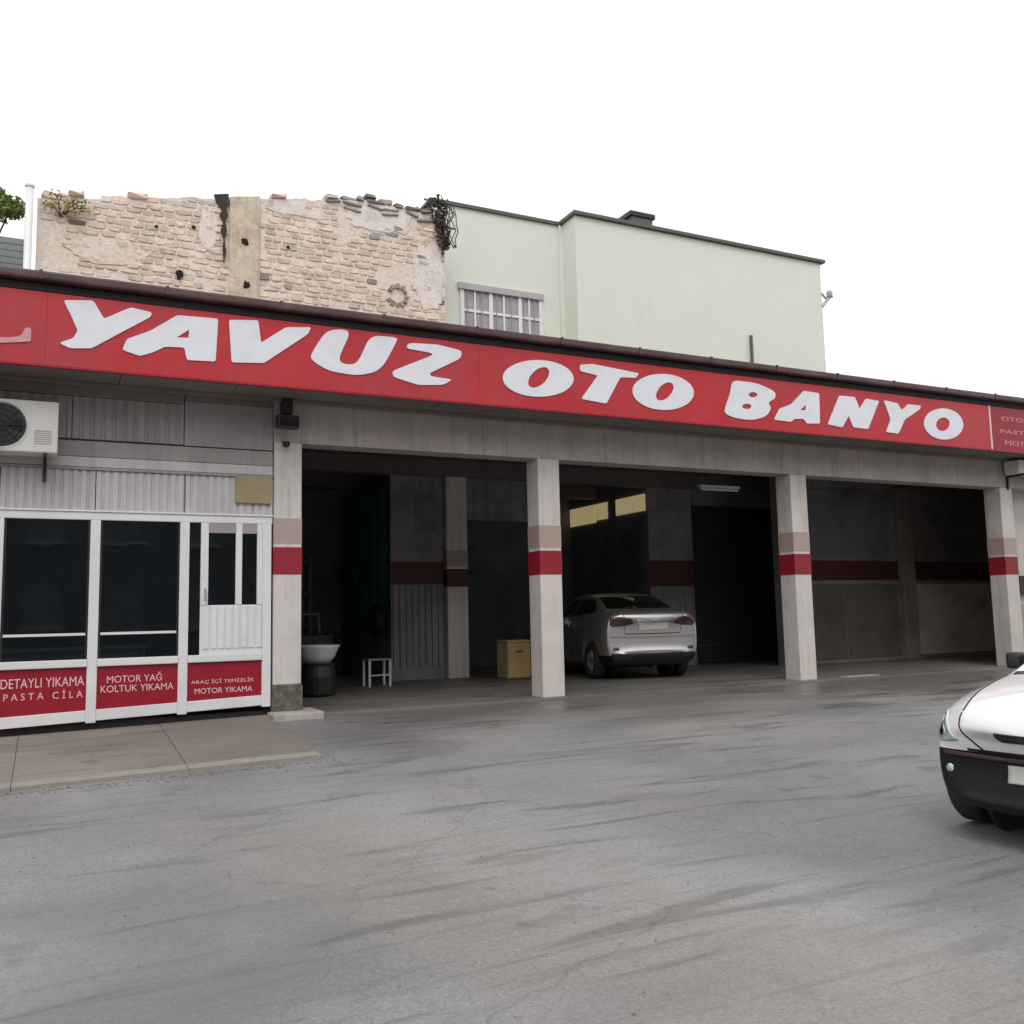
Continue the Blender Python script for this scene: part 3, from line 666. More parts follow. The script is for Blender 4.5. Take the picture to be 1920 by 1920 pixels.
# ------------------------------------------------------------------ old rubble wall behind the roof
WY = 8.0
def wtop(x):
    """ragged broken top of the wall, falling towards its left end"""
    t = 9.18 + (x + 6.45) * 0.178
    t = min(t, 10.34 - 0.05 * max(0, x))
    return t + 0.07 * mnoise.noise(Vector((x * 2.3, 0, 0))) + 0.04 * mnoise.noise(Vector((x * 7.1, 5, 0)))
WL, WR = -6.40, 1.86
W = thing('rubble_stone_wall', 'old cream and pink rubble stone wall with broken top behind the red sign', 'wall', ((WL + WR) / 2, WY, 0))
bm = bmesh.new(); n = 80
fr_, bk = [], []
for i in range(n + 1):
    x = WL + (WR - WL) * i / n; t = wtop(x) - 0.06
    fr_.append([bm.verts.new((x, WY + 0.012 * mnoise.noise(Vector((x * 3, zz * 3, 1))), zz)) for zz in (0, 3, 6.5, 7.5, 8.3, t)])
    bk.append([bm.verts.new((x, WY + 0.5, zz)) for zz in (0, 3, 6.5, 7.5, 8.3, t)])
for i in range(n):
    for j in range(5):
        bm.faces.new((fr_[i][j], fr_[i + 1][j], fr_[i + 1][j + 1], fr_[i][j + 1]))
        bm.faces.new((bk[i][j], bk[i][j + 1], bk[i + 1][j + 1], bk[i + 1][j]))
    bm.faces.new((fr_[i][5], fr_[i + 1][5], bk[i + 1][5], bk[i][5]))
    bm.faces.new((fr_[i][0], bk[i][0], bk[i + 1][0], fr_[i + 1][0]))
for i in (0, n):
    for j in range(5): bm.faces.new((fr_[i][j], bk[i][j], bk[i][j + 1], fr_[i][j + 1]))
mk('mortar_core', bm, MT['mortar'], W)

def stone_mesh(seed):
    rs = random.Random(seed); bm = bmesh.new(); m = 8
    def ring(s, y): return [bm.verts.new((math.copysign(abs(math.cos(a)) ** 0.38, math.cos(a)) * 0.5 * s * rr, y, math.copysign(abs(math.sin(a)) ** 0.38, math.sin(a)) * 0.5 * s * rr)) for a, rr in ang]
    ang = [(2 * math.pi * (i + 0.5) / m + rs.uniform(-.12, .12), rs.uniform(0.88, 1.08)) for i in range(m)]
    a = ring(1.0, 0.5); b = ring(0.96, -0.2); c = ring(0.86, -0.5)
    for r0, r1 in ((a, b), (b, c)):
        for i in range(m): bm.faces.new((r0[i], r0[(i + 1) % m], r1[(i + 1) % m], r1[i]))
    bm.faces.new(c)
    for v in c: v.co.y += rs.uniform(-.12, .12)
    bmesh.ops.recalc_face_normals(bm, faces=list(bm.faces))
    me = bpy.data.meshes.new('stone'); bm.to_mesh(me); bm.free(); me.materials.append(MT['stone'])
    return me
SM = [stone_mesh(i) for i in range(9)]
SMdark = []
for m_ in SM[:4]:
    c_ = m_.copy(); c_.materials.clear(); c_.materials.append(MT['sootstone']); SMdark.append(c_)
PIER = (-2.9, -2.28)
rs = random.Random(21)
def stone(x, z, w_, h_, depth, mesh, rot=0.0):
    o = place('stone', mesh, (x, WY - 0.002, z), W)
    o.scale = (w_, depth, h_); o.rotation_euler = (0, rot, 0)
    return o
cand = []
z = 7.5
while z < 10.4:
    h = rs.uniform(0.085, 0.17); x = WL + 0.03
    while x < WR - 0.06:
        w_ = rs.uniform(0.13, 0.36)
        if x + w_ > WR: w_ = WR - x
        cx, cz = x + w_ / 2, z + h / 2 + rs.uniform(-.015, .015)
        bare = (-0.6 < cx < 1.2 and cz > 9.55 + 0.25 * math.sin(cx * 3)) or mnoise.noise(Vector((cx * 0.9, cz * 1.2, 4.0))) > 0.34
        if cz + h * 0.3 < wtop(cx) - 0.03 and not (PIER[0] - 0.02 < cx < PIER[1] + 0.02) and not bare and math.hypot(cx - 0.72, cz - 8.18) > 0.32 and rs.random() < 0.95 and w_ > 0.08:
            dark = rs.random() < (0.03 if cx < 0.4 else 0.08)
            cand.append((w_ * h, cx, cz, w_ * 0.95, h * 0.9, rs.uniform(0.016, 0.05), rs.choice(SMdark if dark else SM), rs.uniform(-.07, .07)))
        x += w_ + rs.uniform(0.0, 0.02)
    z += h + rs.uniform(0.0, 0.015)
cand.sort(key=lambda c: -c[0])
for c in cand[:285]: stone(*c[1:])
bm = bmesh.new()
for c in cand[285:]:
    n0 = len(bm.verts); bm.from_mesh(c[6]); bm.verts.ensure_lookup_table()
    mt_ = Matrix.Translation((c[1], WY - 0.002, c[2])) @ Matrix.Rotation(c[7], 4, 'Y') @ Matrix.Diagonal((c[3], c[5], c[4], 1))
    bmesh.ops.transform(bm, matrix=mt_, verts=bm.verts[n0:])
so = mk('small_stones', bm, MT['stone'], W); so['kind'] = 'stuff'
# courses of dark weathered slabs under the broken top of the right half
x = -0.9
while x < WR - 0.15:
    w_ = rs.uniform(0.2, 0.5)
    for dz in (0.12, 0.24):
        if rs.random() < 0.6:
            o = place('dark_slab', rs.choice(SMdark), (x + w_ / 2, WY - 0.03, wtop(x + w_ / 2) - dz - rs.uniform(0, .05)), W)
            o.scale = (w_, 0.05, rs.uniform(0.035, 0.08)); o.rotation_euler = (0, rs.uniform(-.15, .25), 0)
    x += w_ * rs.uniform(0.8, 1.3)
# dark weathered coping stones along the broken top
x = WL + 0.05
while x < WR - 0.05:
    w_ = rs.uniform(0.16, 0.42)
    if x > -0.6 or rs.random() < 0.35:
        o = place('coping_stone', rs.choice(SMdark if x > -0.6 else SM), (x + w_ / 2, WY + 0.2, wtop(x + w_ / 2) - 0.02), W)
        o.scale = (w_, 0.5, rs.uniform(0.08, 0.17)); o.rotation_euler = (0, rs.uniform(-.2, .2), 0)
    x += w_
# smooth plaster remains, ochre pier, crack, putlog holes, round brick ring
def blob(name, x0, x1, z0, z1, y, th, mat, seed, n=26):
    rr = random.Random(seed); bm = bmesh.new(); pts = []
    for i in range(n):
        a = 2 * math.pi * i / n; k_ = 0.82 + 0.3 * rr.random()
        px_ = (x0 + x1) / 2 + math.copysign(abs(math.cos(a)) ** 0.6, math.cos(a)) * (x1 - x0) / 2 * k_
        pts.append((px_, min((z0 + z1) / 2 + math.copysign(abs(math.sin(a)) ** 0.6, math.sin(a)) * (z1 - z0) / 2 * k_, wtop(px_) - 0.05)))
    polyprism(bm, pts, [], y + 0.01, y - th)
    return mk(name, bm, mat, W)
blob('plaster_patch', -0.45, 1.1, 9.6, 10.25, WY, 0.018, MT['plaster'], 3)
blob('plaster_patch', -2.1, -0.9, 9.62, 9.9, WY, 0.018, MT['plaster'], 4)
blob('plaster_patch', -3.5, -3.15, 8.6, 9.4, WY, 0.02, MT['plaster'], 5)
blob('plaster_patch', 1.1, 1.82, 8.0, 9.5, WY, 0.025, MT['plaster'], 9)
blob('plaster_patch', -5.9, -4.4, 8.0, 8.5, WY, 0.02, MT['mortar'], 8)
bm = bmesh.new(); v = box(bm, PIER[0], PIER[1], WY - 0.05, WY + 0.3, 0, 1)
for q in v: q.co.z = 7.0 if q.co.z < 0.5 else wtop(q.co.x) - 0.02
mk('plastered_pier', bm, MT['pier'], W, bevel=0.02)
bm = bmesh.new()
pts = [(-3.21, 9.78), (-2.93, 9.84), (-2.91, 9.62), (-2.97, 9.5), (-2.93, 9.36), (-2.99, 9.22), (-2.95, 9.02), (-3.0, 8.82), (-2.96, 8.6), (-3.0, 8.35), (-3.03, 8.6), (-3.01, 8.85), (-3.07, 9.05), (-3.02, 9.2), (-3.1, 9.34), (-3.05, 9.46), (-3.16, 9.6)]
polyprism(bm, [(a, min(b, wtop(a) + 0.02)) for a, b in pts], [], WY + 0.02, WY - 0.07)
mk('open_crack', bm, MT['sootdark'], W)
for (hx, hz, hr) in ((-2.59, 8.86, 0.1), (-2.55, 7.95, 0.1), (-3.85, 7.98, 0.09), (-4.3, 8.9, 0.035), (-3.6, 9.0, 0.04), (-1.7, 8.9, 0.035)):
    bm = bmesh.new(); rq = random.Random(int(hz * 100))
    polyprism(bm, [(hx + hr * rq.uniform(.55, 1.15) * math.cos(i * .524), hz + hr * rq.uniform(.55, 1.15) * math.sin(i * .524)) for i in range(12)], [], WY + 0.05, WY - 0.054); mk('putlog_hole', bm, MT['hole'], W)
for i in range(11):
    a = -1.0 + i * (5.2 / 10)
    bm = bmesh.new(); v = box(bm, -rs.uniform(.03, .05), rs.uniform(.03, .05), WY - rs.uniform(.03, .06), WY + 0.05, rs.uniform(.15, .18), rs.uniform(.24, .3))
    bmesh.ops.rotate(bm, verts=list(bm.verts), cent=(0, 0, 0), matrix=Matrix.Rotation(a, 3, 'Y'))
    bmesh.ops.translate(bm, verts=list(bm.verts), vec=(0.72, 0, 8.18))
    mk('ring_brick', bm, MT['ringbrick'], W, bevel=0.01)

# dry creeper hanging over the wall's right end
CR = thing('dry_creeper', 'dark dry creeper hanging over the corner between stone wall and green house', 'plant', (1.75, 7.9, 9.3))
bm = bmesh.new(); rr = random.Random(5)
for i in range(420):
    t = rr.random(); c = Vector((1.95 - 0.45 * rr.random() * (1 - t) - 0.1 + rr.gauss(0, 0.07), 7.9 + rr.gauss(0, 0.06), 10.5 - 1.1 * t ** 1.4 + rr.gauss(0, 0.06)))
    s = rr.uniform(0.02, 0.06); q = Matrix.Rotation(rr.uniform(0, 6.28), 3, Vector((rr.gauss(0, 1), rr.gauss(0, 1), rr.gauss(0, 1))).normalized())
    vs = [bm.verts.new(c + q @ Vector(p)) for p in ((-s, 0, 0), (0, 0, s * .7), (s, 0, 0), (0, 0, -s * .7))]
    bm.faces.new(vs)
mk('leaves', bm, MT['dry'], CR)
bm = bmesh.new()
for i in range(9):
    a = Vector((1.9 + rr.gauss(0, .08), 7.92, 10.45)); p = a
    for k_ in range(5):
        b = p + Vector((rr.gauss(0, .06), rr.gauss(0, .03), -0.2)); cyl(bm, p, b, 0.012, n=5); p = b
mk('stems', bm, MT['dry'], CR)

# ------------------------------------------------------------------ pale green house
G = thing('green_house', 'tall pale green rendered house with dark coping behind the car wash', 'building', (8, 10, 0))
bx('wall', 1.98, 5.52, 9.0, 14.0, 0, 11.0, MT['green'], G)
bx('wall', 5.53, 13.72, 8.3, 14.0, 0, 11.02, MT['green'], G)
bx('coping', 1.9, 5.53, 8.93, 14.0, 11.001, 11.09, MT['coping'], G, bevel=0.01)
bx('coping', 5.45, 13.85, 8.2, 14.0, 11.03, 11.12, MT['coping'], G, bevel=0.01)
bx('plaster_fillet', 5.42, 5.529, 8.93, 8.998, 4.0, 10.99, MT['green'], G)
wn = bx('window', 2.66, 4.86, 8.99, 8.998, 7.4, 9.0, MT['winglass'], G)
bx('head_shade', 2.60, 4.92, 8.90, 8.989, 8.93, 9.09, M('grey_window_head', (0.42, 0.42, 0.43), 0.7, 0.08), wn, bevel=0.01)
for x in (2.66, 3.02, 3.42, 3.80, 4.22, 4.50, 4.80):
    bx('frame_upright', x, x + (0.10 if x in (3.42, 4.22, 2.66, 4.80) else 0.045), 8.95, 8.989, 7.4, 8.93, MT['pvc'], wn, bevel=0.006)
for z_ in (7.42, 8.40, 7.95):
    bx('frame_bar', 2.70, 4.86, 8.955, 8.985, z_, z_ + 0.06, MT['pvc'], wn)
for i, x in enumerate((2.84, 3.22, 3.61, 4.02, 4.36, 4.65)):
    bx('window_bar', x - 0.008, x + 0.008, 8.925, 8.94, 7.4, 8.93, MT['clad2'], wn)
bx('downpipe', 10.93, 10.99, 8.2, 8.27, 4.5, 8.55, MT['coping'], G, bevel=0.01)
ch = bx('chimney', 7.22, 7.86, 8.26, 8.8, 11.121, 11.30, MT['coping'], G, bevel=0.01)
bx('chimney_cap', 7.15, 7.93, 8.22, 8.88, 11.302, 11.43, MT['black'], ch, bevel=0.015)
bk_ = thing('cable_bracket', 'small pale cable bracket on the right corner of the green house', 'bracket', (13.78, 8.3, 9.8))
bm = bmesh.new(); cyl(bm, (13.73, 8.32, 9.75), (13.98, 8.25, 10.05), 0.05, n=8); mk('arm', bm, MT['clad'], bk_)
bm = bmesh.new(); lathe(bm, [(0.0, 0), (0.10, 0.02), (0.07, 0.1), (0.1, 0.14), (0.05, 0.22), (0, 0.24)], (13.98, 8.25, 10.02), 12); mk('insulator', bm, MT['clad'], bk_, smooth=True)
bm = bmesh.new(); cyl(bm, (13.73, 8.32, 10.15), (13.9, 8.27, 9.95), 0.03, n=8); mk('stay', bm, MT['clad2'], bk_)

# ------------------------------------------------------------------ far left: blue-grey house, pole, tree
H = thing('grey_house', 'blue grey house side showing between the white pole and the frame edge', 'building', (-9, 10, 0))
bx('wall', -14.0, -6.55, 10.0, 15.0, 0, 9.0, MT['bluegrey'], H)
for i in range(26):
    zz = 7.2 + i * 0.07
    if i % 2 == 0: bx('siding_board', -14.0, -6.545, 9.985, 9.999, zz + 0.006, zz + 0.134, MT['bluegrey'], H, bevel=0.003)
bx('window', -8.4, -7.15, 9.96, 9.984, 7.4, 8.7, MT['winglass'], H)
bx('corner_board', -6.66, -6.53, 9.95, 9.984, 0, 9.02, MT['clad'], H)
bm = bmesh.new(); cyl(bm, (-6.53, 7.8, 0.0), (-6.53, 7.8, 9.2), 0.075, 0.065, n=16)
P = thing('white_pole', 'slim white metal pole at the left end of the stone wall', 'pole', (-6.53, 7.8, 0))
mk('shaft', bm, MT['polewhite'], P, smooth=True)
bm = bmesh.new(); lathe(bm, [(0.07, 9.2), (0.085, 9.21), (0.085, 9.25), (0.0, 9.29)], (-6.53, 7.8, 0), 16); mk('cap', bm, MT['polewhite'], P)

def tree(name, label, base, height, spread, nleaf, seed, mat, clumps):
    rr = random.Random(seed); T = thing(name, label, 'tree', base)
    b = Vector(base); bm = bmesh.new()
    p = b.copy(); r = 0.16
    top = b + Vector((0.2, 0, height * 0.75)); n = 8
    for i in range(n):
        q = b.lerp(top, (i + 1) / n) + Vector((rr.gauss(0, .05), rr.gauss(0, .05), 0)); r2 = 0.16 * (1 - 0.75 * (i + 1) / n)
        cyl(bm, p, q, r, r2, n=9, caps=False); p, r = q, r2
    for c in clumps:
        s = b.lerp(top, rr.uniform(0.7, 0.98)); e = Vector(c[:3]); mid = s.lerp(e, 0.5) + Vector((0, 0, 0.12))
        cyl(bm, s, mid, 0.045, 0.03, n=6, caps=False); cyl(bm, mid, e, 0.03, 0.012, n=6, caps=False)
    mk('trunk', bm, MT['bark'], T, smooth=True)
    bm = bmesh.new()
    for i in range(nleaf):
        c = clumps[rr.randrange(len(clumps))]; d = Vector((rr.gauss(0, 1), rr.gauss(0, 1), rr.gauss(0, 1))).normalized() * c[3] * rr.random() ** 0.45
        d.z *= 0.7; ctr = Vector(c[:3]) + d
        s = rr.uniform(0.035, 0.075); q = Matrix.Rotation(rr.uniform(0, 6.28), 3, Vector((rr.gauss(0, 1), rr.gauss(0, 1), rr.gauss(0, 1))).normalized())
        pts = [(-s, 0, 0), (-s * .3, s * .12, s * .45), (s, 0, 0), (-s * .3, s * .12, -s * .45)]
        vs = [bm.verts.new(ctr + q @ Vector(p_)) for p_ in pts]
        bm.faces.new(vs[:3]); bm.faces.new((vs[0], vs[2], vs[3]))
    mk('crown', bm, mat, T)
tree('leafy_tree', 'green leafy tree top at the upper left edge beside the pole', (-8.0, 8.6, 0), 9.0, 1, 4200, 3, MT['leaf'],
     [(-6.85, 8.5, 9.05, 0.3), (-7.05, 8.45, 8.95, 0.3), (-7.2, 8.5, 9.15, 0.35), (-7.5, 8.5, 9.2, 0.45), (-8.1, 8.7, 9.3, 0.55), (-8.7, 8.6, 9.1, 0.6), (-7.75, 8.3, 8.8, 0.4), (-9.1, 8.8, 8.7, 0.55), (-8.4, 8.4, 8.6, 0.5)])
SP = thing('yellow_sprigs', 'sparse yellow green sprigs rooted on the stone wall right of the pole', 'plant', (-6.0, 7.95, 8.75))
rr = random.Random(12); bm = bmesh.new(); bl = bmesh.new()
for (ex, ez) in ((-5.6, 9.12), (-5.8, 9.05), (-6.1, 9.15), (-6.25, 8.95), (-5.75, 8.85), (-5.5, 8.98)):
    a = Vector((-6.0, 7.97, 8.8)); e = Vector((ex, 7.8, ez)); m_ = a.lerp(e, .5) + Vector((0, -.05, .06))
    cyl(bm, a, m_, 0.012, 0.009, n=5); cyl(bm, m_, e, 0.009, 0.004, n=5)
    for i in range(46):
        ctr = m_.lerp(e, rr.uniform(0, 1.1)) + Vector((rr.gauss(0, .06), rr.gauss(0, .05), rr.gauss(0, .05))); s = rr.uniform(.02, .045)
        q = Matrix.Rotation(rr.uniform(0, 6.28), 3, Vector((rr.gauss(0, 1), rr.gauss(0, 1), rr.gauss(0, 1))).normalized())
        bl.faces.new([bl.verts.new(ctr + q @ Vector(p_)) for p_ in ((-s, 0, 0), (0, 0, s * .5), (s, 0, 0), (0, 0, -s * .5))])
mk('stems', bm, MT['bark'], SP); mk('leaves', bl, MT['leafy'], SP)

# ------------------------------------------------------------------ neighbour at the right end, with its own outdoor unit
N = thing('neighbour_wall', 'pale rendered neighbouring wall just right of the last pillar', 'wall', (11.4, 0.4, 0))
bx('wall', 9.80, 13.19, 0.36, 0.6, 0.01, 3.90, MT['white'], N)
bx('dado', 9.80, 13.19, 0.345, 0.3595, 0.01, 1.1, MT['innertan'], N)
bx('meter_box', 9.92, 10.5, 0.24, 0.3445, 1.28, 1.62, MT['black'], N, bevel=0.01)

def ac_unit(name, label, x0, x1, y0, y1, z0, z1, group, fan_x):
    A = thing(name, label, 'air conditioner', ((x0 + x1) / 2, (y0 + y1) / 2, z0), group=group)
    bx('casing', x0, x1, y0, y1, z0, z1, MT['acwhite'], A, bevel=0.018)
    R_ = (z1 - z0) * 0.41; cz = (z0 + z1) / 2
    bm = bmesh.new(); cyl(bm, (fan_x, y0 - 0.004, cz), (fan_x, y0 + 0.02, cz), R_, n=32); mk('fan_opening', bm, MT['black'], A)
    bm = bmesh.new(); n = 40
    for rad in (R_ * 1.02, R_ * 0.75, R_ * 0.5, R_ * 0.25):
        for i in range(n):
            t0, t1 = 2 * math.pi * i / n, 2 * math.pi * (i + 1) / n
            cyl(bm, (fan_x + rad * math.cos(t0), y0 - 0.02, cz + rad * math.sin(t0)), (fan_x + rad * math.cos(t1), y0 - 0.02, cz + rad * math.sin(t1)), 0.004, n=4, caps=False)
    for i in range(8):
        t = math.pi * i / 4; cyl(bm, (fan_x, y0 - 0.02, cz), (fan_x + R_ * 1.02 * math.cos(t), y0 - 0.02, cz + R_ * 1.02 * math.sin(t)), 0.004, n=4)
    mk('fan_grille', bm, MT['black'], A)
    bm = bmesh.new()
    for k_ in range(3):
        a = k_ * 2.094
        vs = [bm.verts.new((fan_x + r_ * math.cos(a + d), y0 - 0.008 + dy, cz + r_ * math.sin(a + d))) for r_, d, dy in ((R_ * .2, -.3, 0), (R_ * .92, -.35, -.004), (R_ * .92, .45, .002), (R_ * .2, .4, .002))]
        bm.faces.new(vs)
    bmesh.ops.solidify(bm, geom=list(bm.faces), thickness=0.003)
    mk('fan_blades', bm, MT['black'], A)
    for s in (x0 + 0.1, x1 - 0.13):
        bm = bmesh.new(); box(bm, s, s + 0.03, y0 - 0.02, -0.001 if y1 < 0 else y1 + 0.05, z0 - 0.035, z0 - 0.002); box(bm, s, s + 0.03, -0.035 if y1 < 0 else y1, -0.001 if y1 < 0 else y1 + 0.05, z0 - 0.25, z0 - 0.036)
        mk('bracket', bm, MT['black'], A)
    bm = bmesh.new()
    for i in range(7): box(bm, x1 - 0.22, x1 - 0.06, y0 - 0.003, y0 + 0.004, z0 + 0.09 + i * 0.022, z0 + 0.098 + i * 0.022)
    mk('vent_slots', bm, MT['clad2'], A)
    return A
ac_unit('air_conditioner', 'white outdoor unit with black fan on the office wall at left', -6.78, -5.98, -0.36, -0.07, 2.86, 3.40, 'outdoor cooling units', -6.50)
ac_unit('air_conditioner', 'white outdoor unit mounted on the beam at the right edge above the last pillar', 9.33, 10.13, -0.34, -0.05, 3.41, 3.655, 'outdoor cooling units', 9.75)

# ------------------------------------------------------------------ small things on the front
LP = thing('flood_lamp', 'dark flood lamp mounted at the top of the office corner pillar', 'lamp', (-3.56, -0.1, 3.3))
bm = bmesh.new(); v = box(bm, -3.69, -3.44, -0.24, -0.06, 3.34, 3.50)
for q in v:
    if q.co.y < -0.2: q.co.z -= 0.02
mk('lamp_head', bm, MT['black'], LP, bevel=0.015)
bm = bmesh.new(); box(bm, -3.62, -3.50, -0.16, -0.001, 3.52, 3.69); mk('bracket', bm, MT['black'], LP, bevel=0.012)
bx('lens', -3.67, -3.46, -0.252, -0.241, 3.35, 3.46, MT['carglass'], LP)
bm = bmesh.new(); lathe(bm, [(0.0, 0.0), (0.03, 0.01), (0.045, 0.04), (0.045, 0.07), (0.0, 0.075)], (-3.56, -0.075, 3.12), 16)
cyl(bm, (-3.56, -0.075, 3.16), (-3.56, -0.001, 3.17), 0.02, n=8)
tag(mk('dome_camera', bm, MT['black'], smooth=True), 'small black dome camera on the pillar just below the flood lamp', 'camera')
PQ = bx('wall_plaque', -4.13, -3.72, -0.03, -0.001, 2.45, 2.765, MT['ochre'], None, bevel=0.008)
tag(PQ, 'khaki square plaque above the office door', 'plaque')

# fluorescent batten under the ceiling of the second bay
FL = thing('strip_light', 'unlit white strip light hanging under the ceiling of the second bay', 'lamp', (5.0, 2.6, 3.3))
bm = bmesh.new(); box(bm, 4.55, 5.45, 2.52, 2.62, 3.34, 3.39); o_ = mk('batten', bm, MT['pvc'], FL, bevel=0.008)
bm = bmesh.new(); cyl(bm, (4.58, 2.57, 3.315), (5.42, 2.57, 3.315), 0.022, n=10); mk('tube', bm, MT['polewhite'], FL)
for xx in (4.7, 5.3):
    bm = bmesh.new(); cyl(bm, (xx, 2.57, 3.391), (xx, 2.57, 3.919), 0.006, n=6); mk('hanger', bm, MT['black'], FL)

# ------------------------------------------------------------------ things standing in the bays
D = thing('wash_basin', 'white plastic bowl on a dark round stand beside the office corner pillar', 'basin', (-2.55, 2.3, 0.02))
bm = bmesh.new(); lathe(bm, [(0.17, 0.02), (0.24, 0.06), (0.25, 0.3), (0.22, 0.44), (0.23, 0.48), (0.0, 0.48)], (-2.55, 2.3, 0.0), 24); mk('stand', bm, MT['black'], D, smooth=False)
bm = bmesh.new(); lathe(bm, [(0.0, 0.481), (0.16, 0.482), (0.24, 0.58), (0.29, 0.70), (0.315, 0.73), (0.30, 0.74), (0.27, 0.69), (0.2, 0.56), (0.0, 0.52)], (-2.55, 2.3, 0.0), 32); mk('bowl', bm, MT['pvc'], D, smooth=True)
ST = thing('white_stool', 'small white square stool standing in the first bay', 'stool', (-1.25, 3.6, 0.02))
bm = bmesh.new(); box(bm, -1.45, -1.05, 3.42, 3.78, 0.43, 0.46); mk('seat', bm, MT['clad2'], ST, bevel=0.012)
for sx in (-1.42, -1.08):
    for sy in (3.45, 3.75):
        bm = bmesh.new(); cyl(bm, (sx, sy, 0.021), (sx, sy, 0.429), 0.022, n=10); mk('leg', bm, MT['pvc'], ST)
bm = bmesh.new(); cyl(bm, (-1.42, 3.45, 0.2), (-1.08, 3.45, 0.2), 0.012, n=8); mk('rung', bm, MT['pvc'], ST)
DR = thing('storage_box', 'ochre fronted pale storage box standing behind the second pillar', 'box', (1.22, 3.6, 0.02))
bx('box_body', 1.0, 1.44, 3.42, 3.84, 0.03, 0.64, MT['boxside'], DR, bevel=0.02)
bx('front_panel', 1.01, 1.43, 3.40, 3.4195, 0.05, 0.62, MT['orange'], DR, bevel=0.006)
bx('lid', 0.985, 1.455, 3.39, 3.855, 0.641, 0.68, MT['orange'], DR, bevel=0.015)
bx('handle', 1.17, 1.28, 3.375, 3.3995, 0.48, 0.50, MT['black'], DR, bevel=0.004)
WH = thing('pressure_washer', 'dark wheeled pressure washer at the back of the first bay', 'machine', (-1.9, 5.2, 0.02))
bx('body', -2.3, -1.6, 4.9, 5.5, 0.25, 0.85, MT['black'], WH, bevel=0.05)
for s in (-2.1, -1.8):
    bm = bmesh.new(); cyl(bm, (s - 0.03, 4.88, 0.17), (s + 0.03, 4.88, 0.17), 0.15, n=18); mk('wheel', bm, MT['rubber'], WH, bevel=0.01)
bm = bmesh.new()
for s in (-2.22, -1.68): cyl(bm, (s, 5.45, 0.8), (s, 5.6, 1.2), 0.016, n=8)
cyl(bm, (-2.22, 5.6, 1.2), (-1.68, 5.6, 1.2), 0.016, n=8); mk('handle', bm, MT['metal'], WH)

# storage rack with bottles and a coiled hose deep in the first bay
RK = thing('storage_rack', 'dark metal storage rack against the back of the first bay', 'rack', (-2.3, 7.2, 0.02))
for xx in (-3.1, -1.5):
    for yy in (6.95, 7.5): bx('post', xx, xx + 0.05, yy, yy + 0.05, 0.021, 2.3, MT['bluegrey'], RK)
for zz in (0.4, 1.0, 1.6, 2.2): bx('shelf', -3.1, -1.45, 6.95, 7.55, zz, zz + 0.03, MT['bluegrey'], RK)
HC = thing('coiled_hose', 'dark hose coil hanging on the room side wall in the first bay', 'hose', (-0.8, 4.9, 1.0))
bm = bmesh.new()
for turn in range(5):
    for i in range(28):
        a0, a1 = 2 * math.pi * i / 28, 2 * math.pi * (i + 1) / 28; R_ = 0.24 + 0.012 * turn
        f = lambda a: (-0.86 + 0.022 * turn + 0.01 * math.sin(a * 2 + turn), 4.95 + R_ * math.cos(a) * 0.9, 1.05 + R_ * math.sin(a))
        cyl(bm, f(a0), f(a1), 0.014, n=6, caps=False)
mk('coil', bm, MT['black'], HC, smooth=True)

# ------------------------------------------------------------------ cars
def car_skin(rows, zsplit=None):
    """rows: x, half width, bottom, mid z, belt z, belt half width, rail y, rail z, centre z, bow (how far the middle runs ahead)"""
    bm = bmesh.new(); rings = []
    for (x, w_, zb, zm, zl, wl, yr, zr, zc, bow) in rows:
        half = [(0, zb), (w_ * .55, zb), (w_ * .86, zb + .015), (w_ * .97, zb + .10), (w_, zm), (w_ * .99, zl - .10), (wl + .012, zl - .025), (wl, zl), (yr + (wl - yr) * .12, zr - (zr - zl) * .10), (yr, zr), (yr * .55, zc - (zc - zr) * .28), (0, zc)]
        L_ = [bm.verts.new((x - bow * (y / w_) ** 2, y, z)) for y, z in half]
        Rr = [L_[0]] + [bm.verts.new((v.co.x, -v.co.y, v.co.z)) for v in L_[1:-1]] + [L_[-1]]
        rings.append((L_, Rr))
    for (La, Ra), (Lb, Rb) in zip(rings[:-1], rings[1:]):
        for i in range(len(La) - 1):
            bm.faces.new((La[i], La[i + 1], Lb[i + 1], Lb[i])); bm.faces.new((Ra[i], Rb[i], Rb[i + 1], Ra[i + 1]))
    for L_, Rr in (rings[0], rings[-1]):
        m = len(L_) - 1
        bm.faces.new((L_[0], L_[1], Rr[1])); bm.faces.new((L_[m], L_[m - 1], Rr[m - 1]))
        for i in range(1, m - 1): bm.faces.new((L_[i], L_[i + 1], Rr[i + 1], Rr[i]))
    bmesh.ops.recalc_face_normals(bm, faces=list(bm.faces))
    me = bpy.data.meshes.new('skin'); bm.to_mesh(me); bm.free()
    o = bpy.data.objects.new('skin', me); COL.objects.link(o)
    md = o.modifiers.new('s', 'SUBSURF'); md.levels = 3; md.render_levels = 3
    return o

def bake(o):
    bpy.context.view_layer.update()
    me = bpy.data.meshes.new_from_object(o.evaluated_get(bpy.context.evaluated_depsgraph_get()))
    bpy.data.objects.remove(o); return me

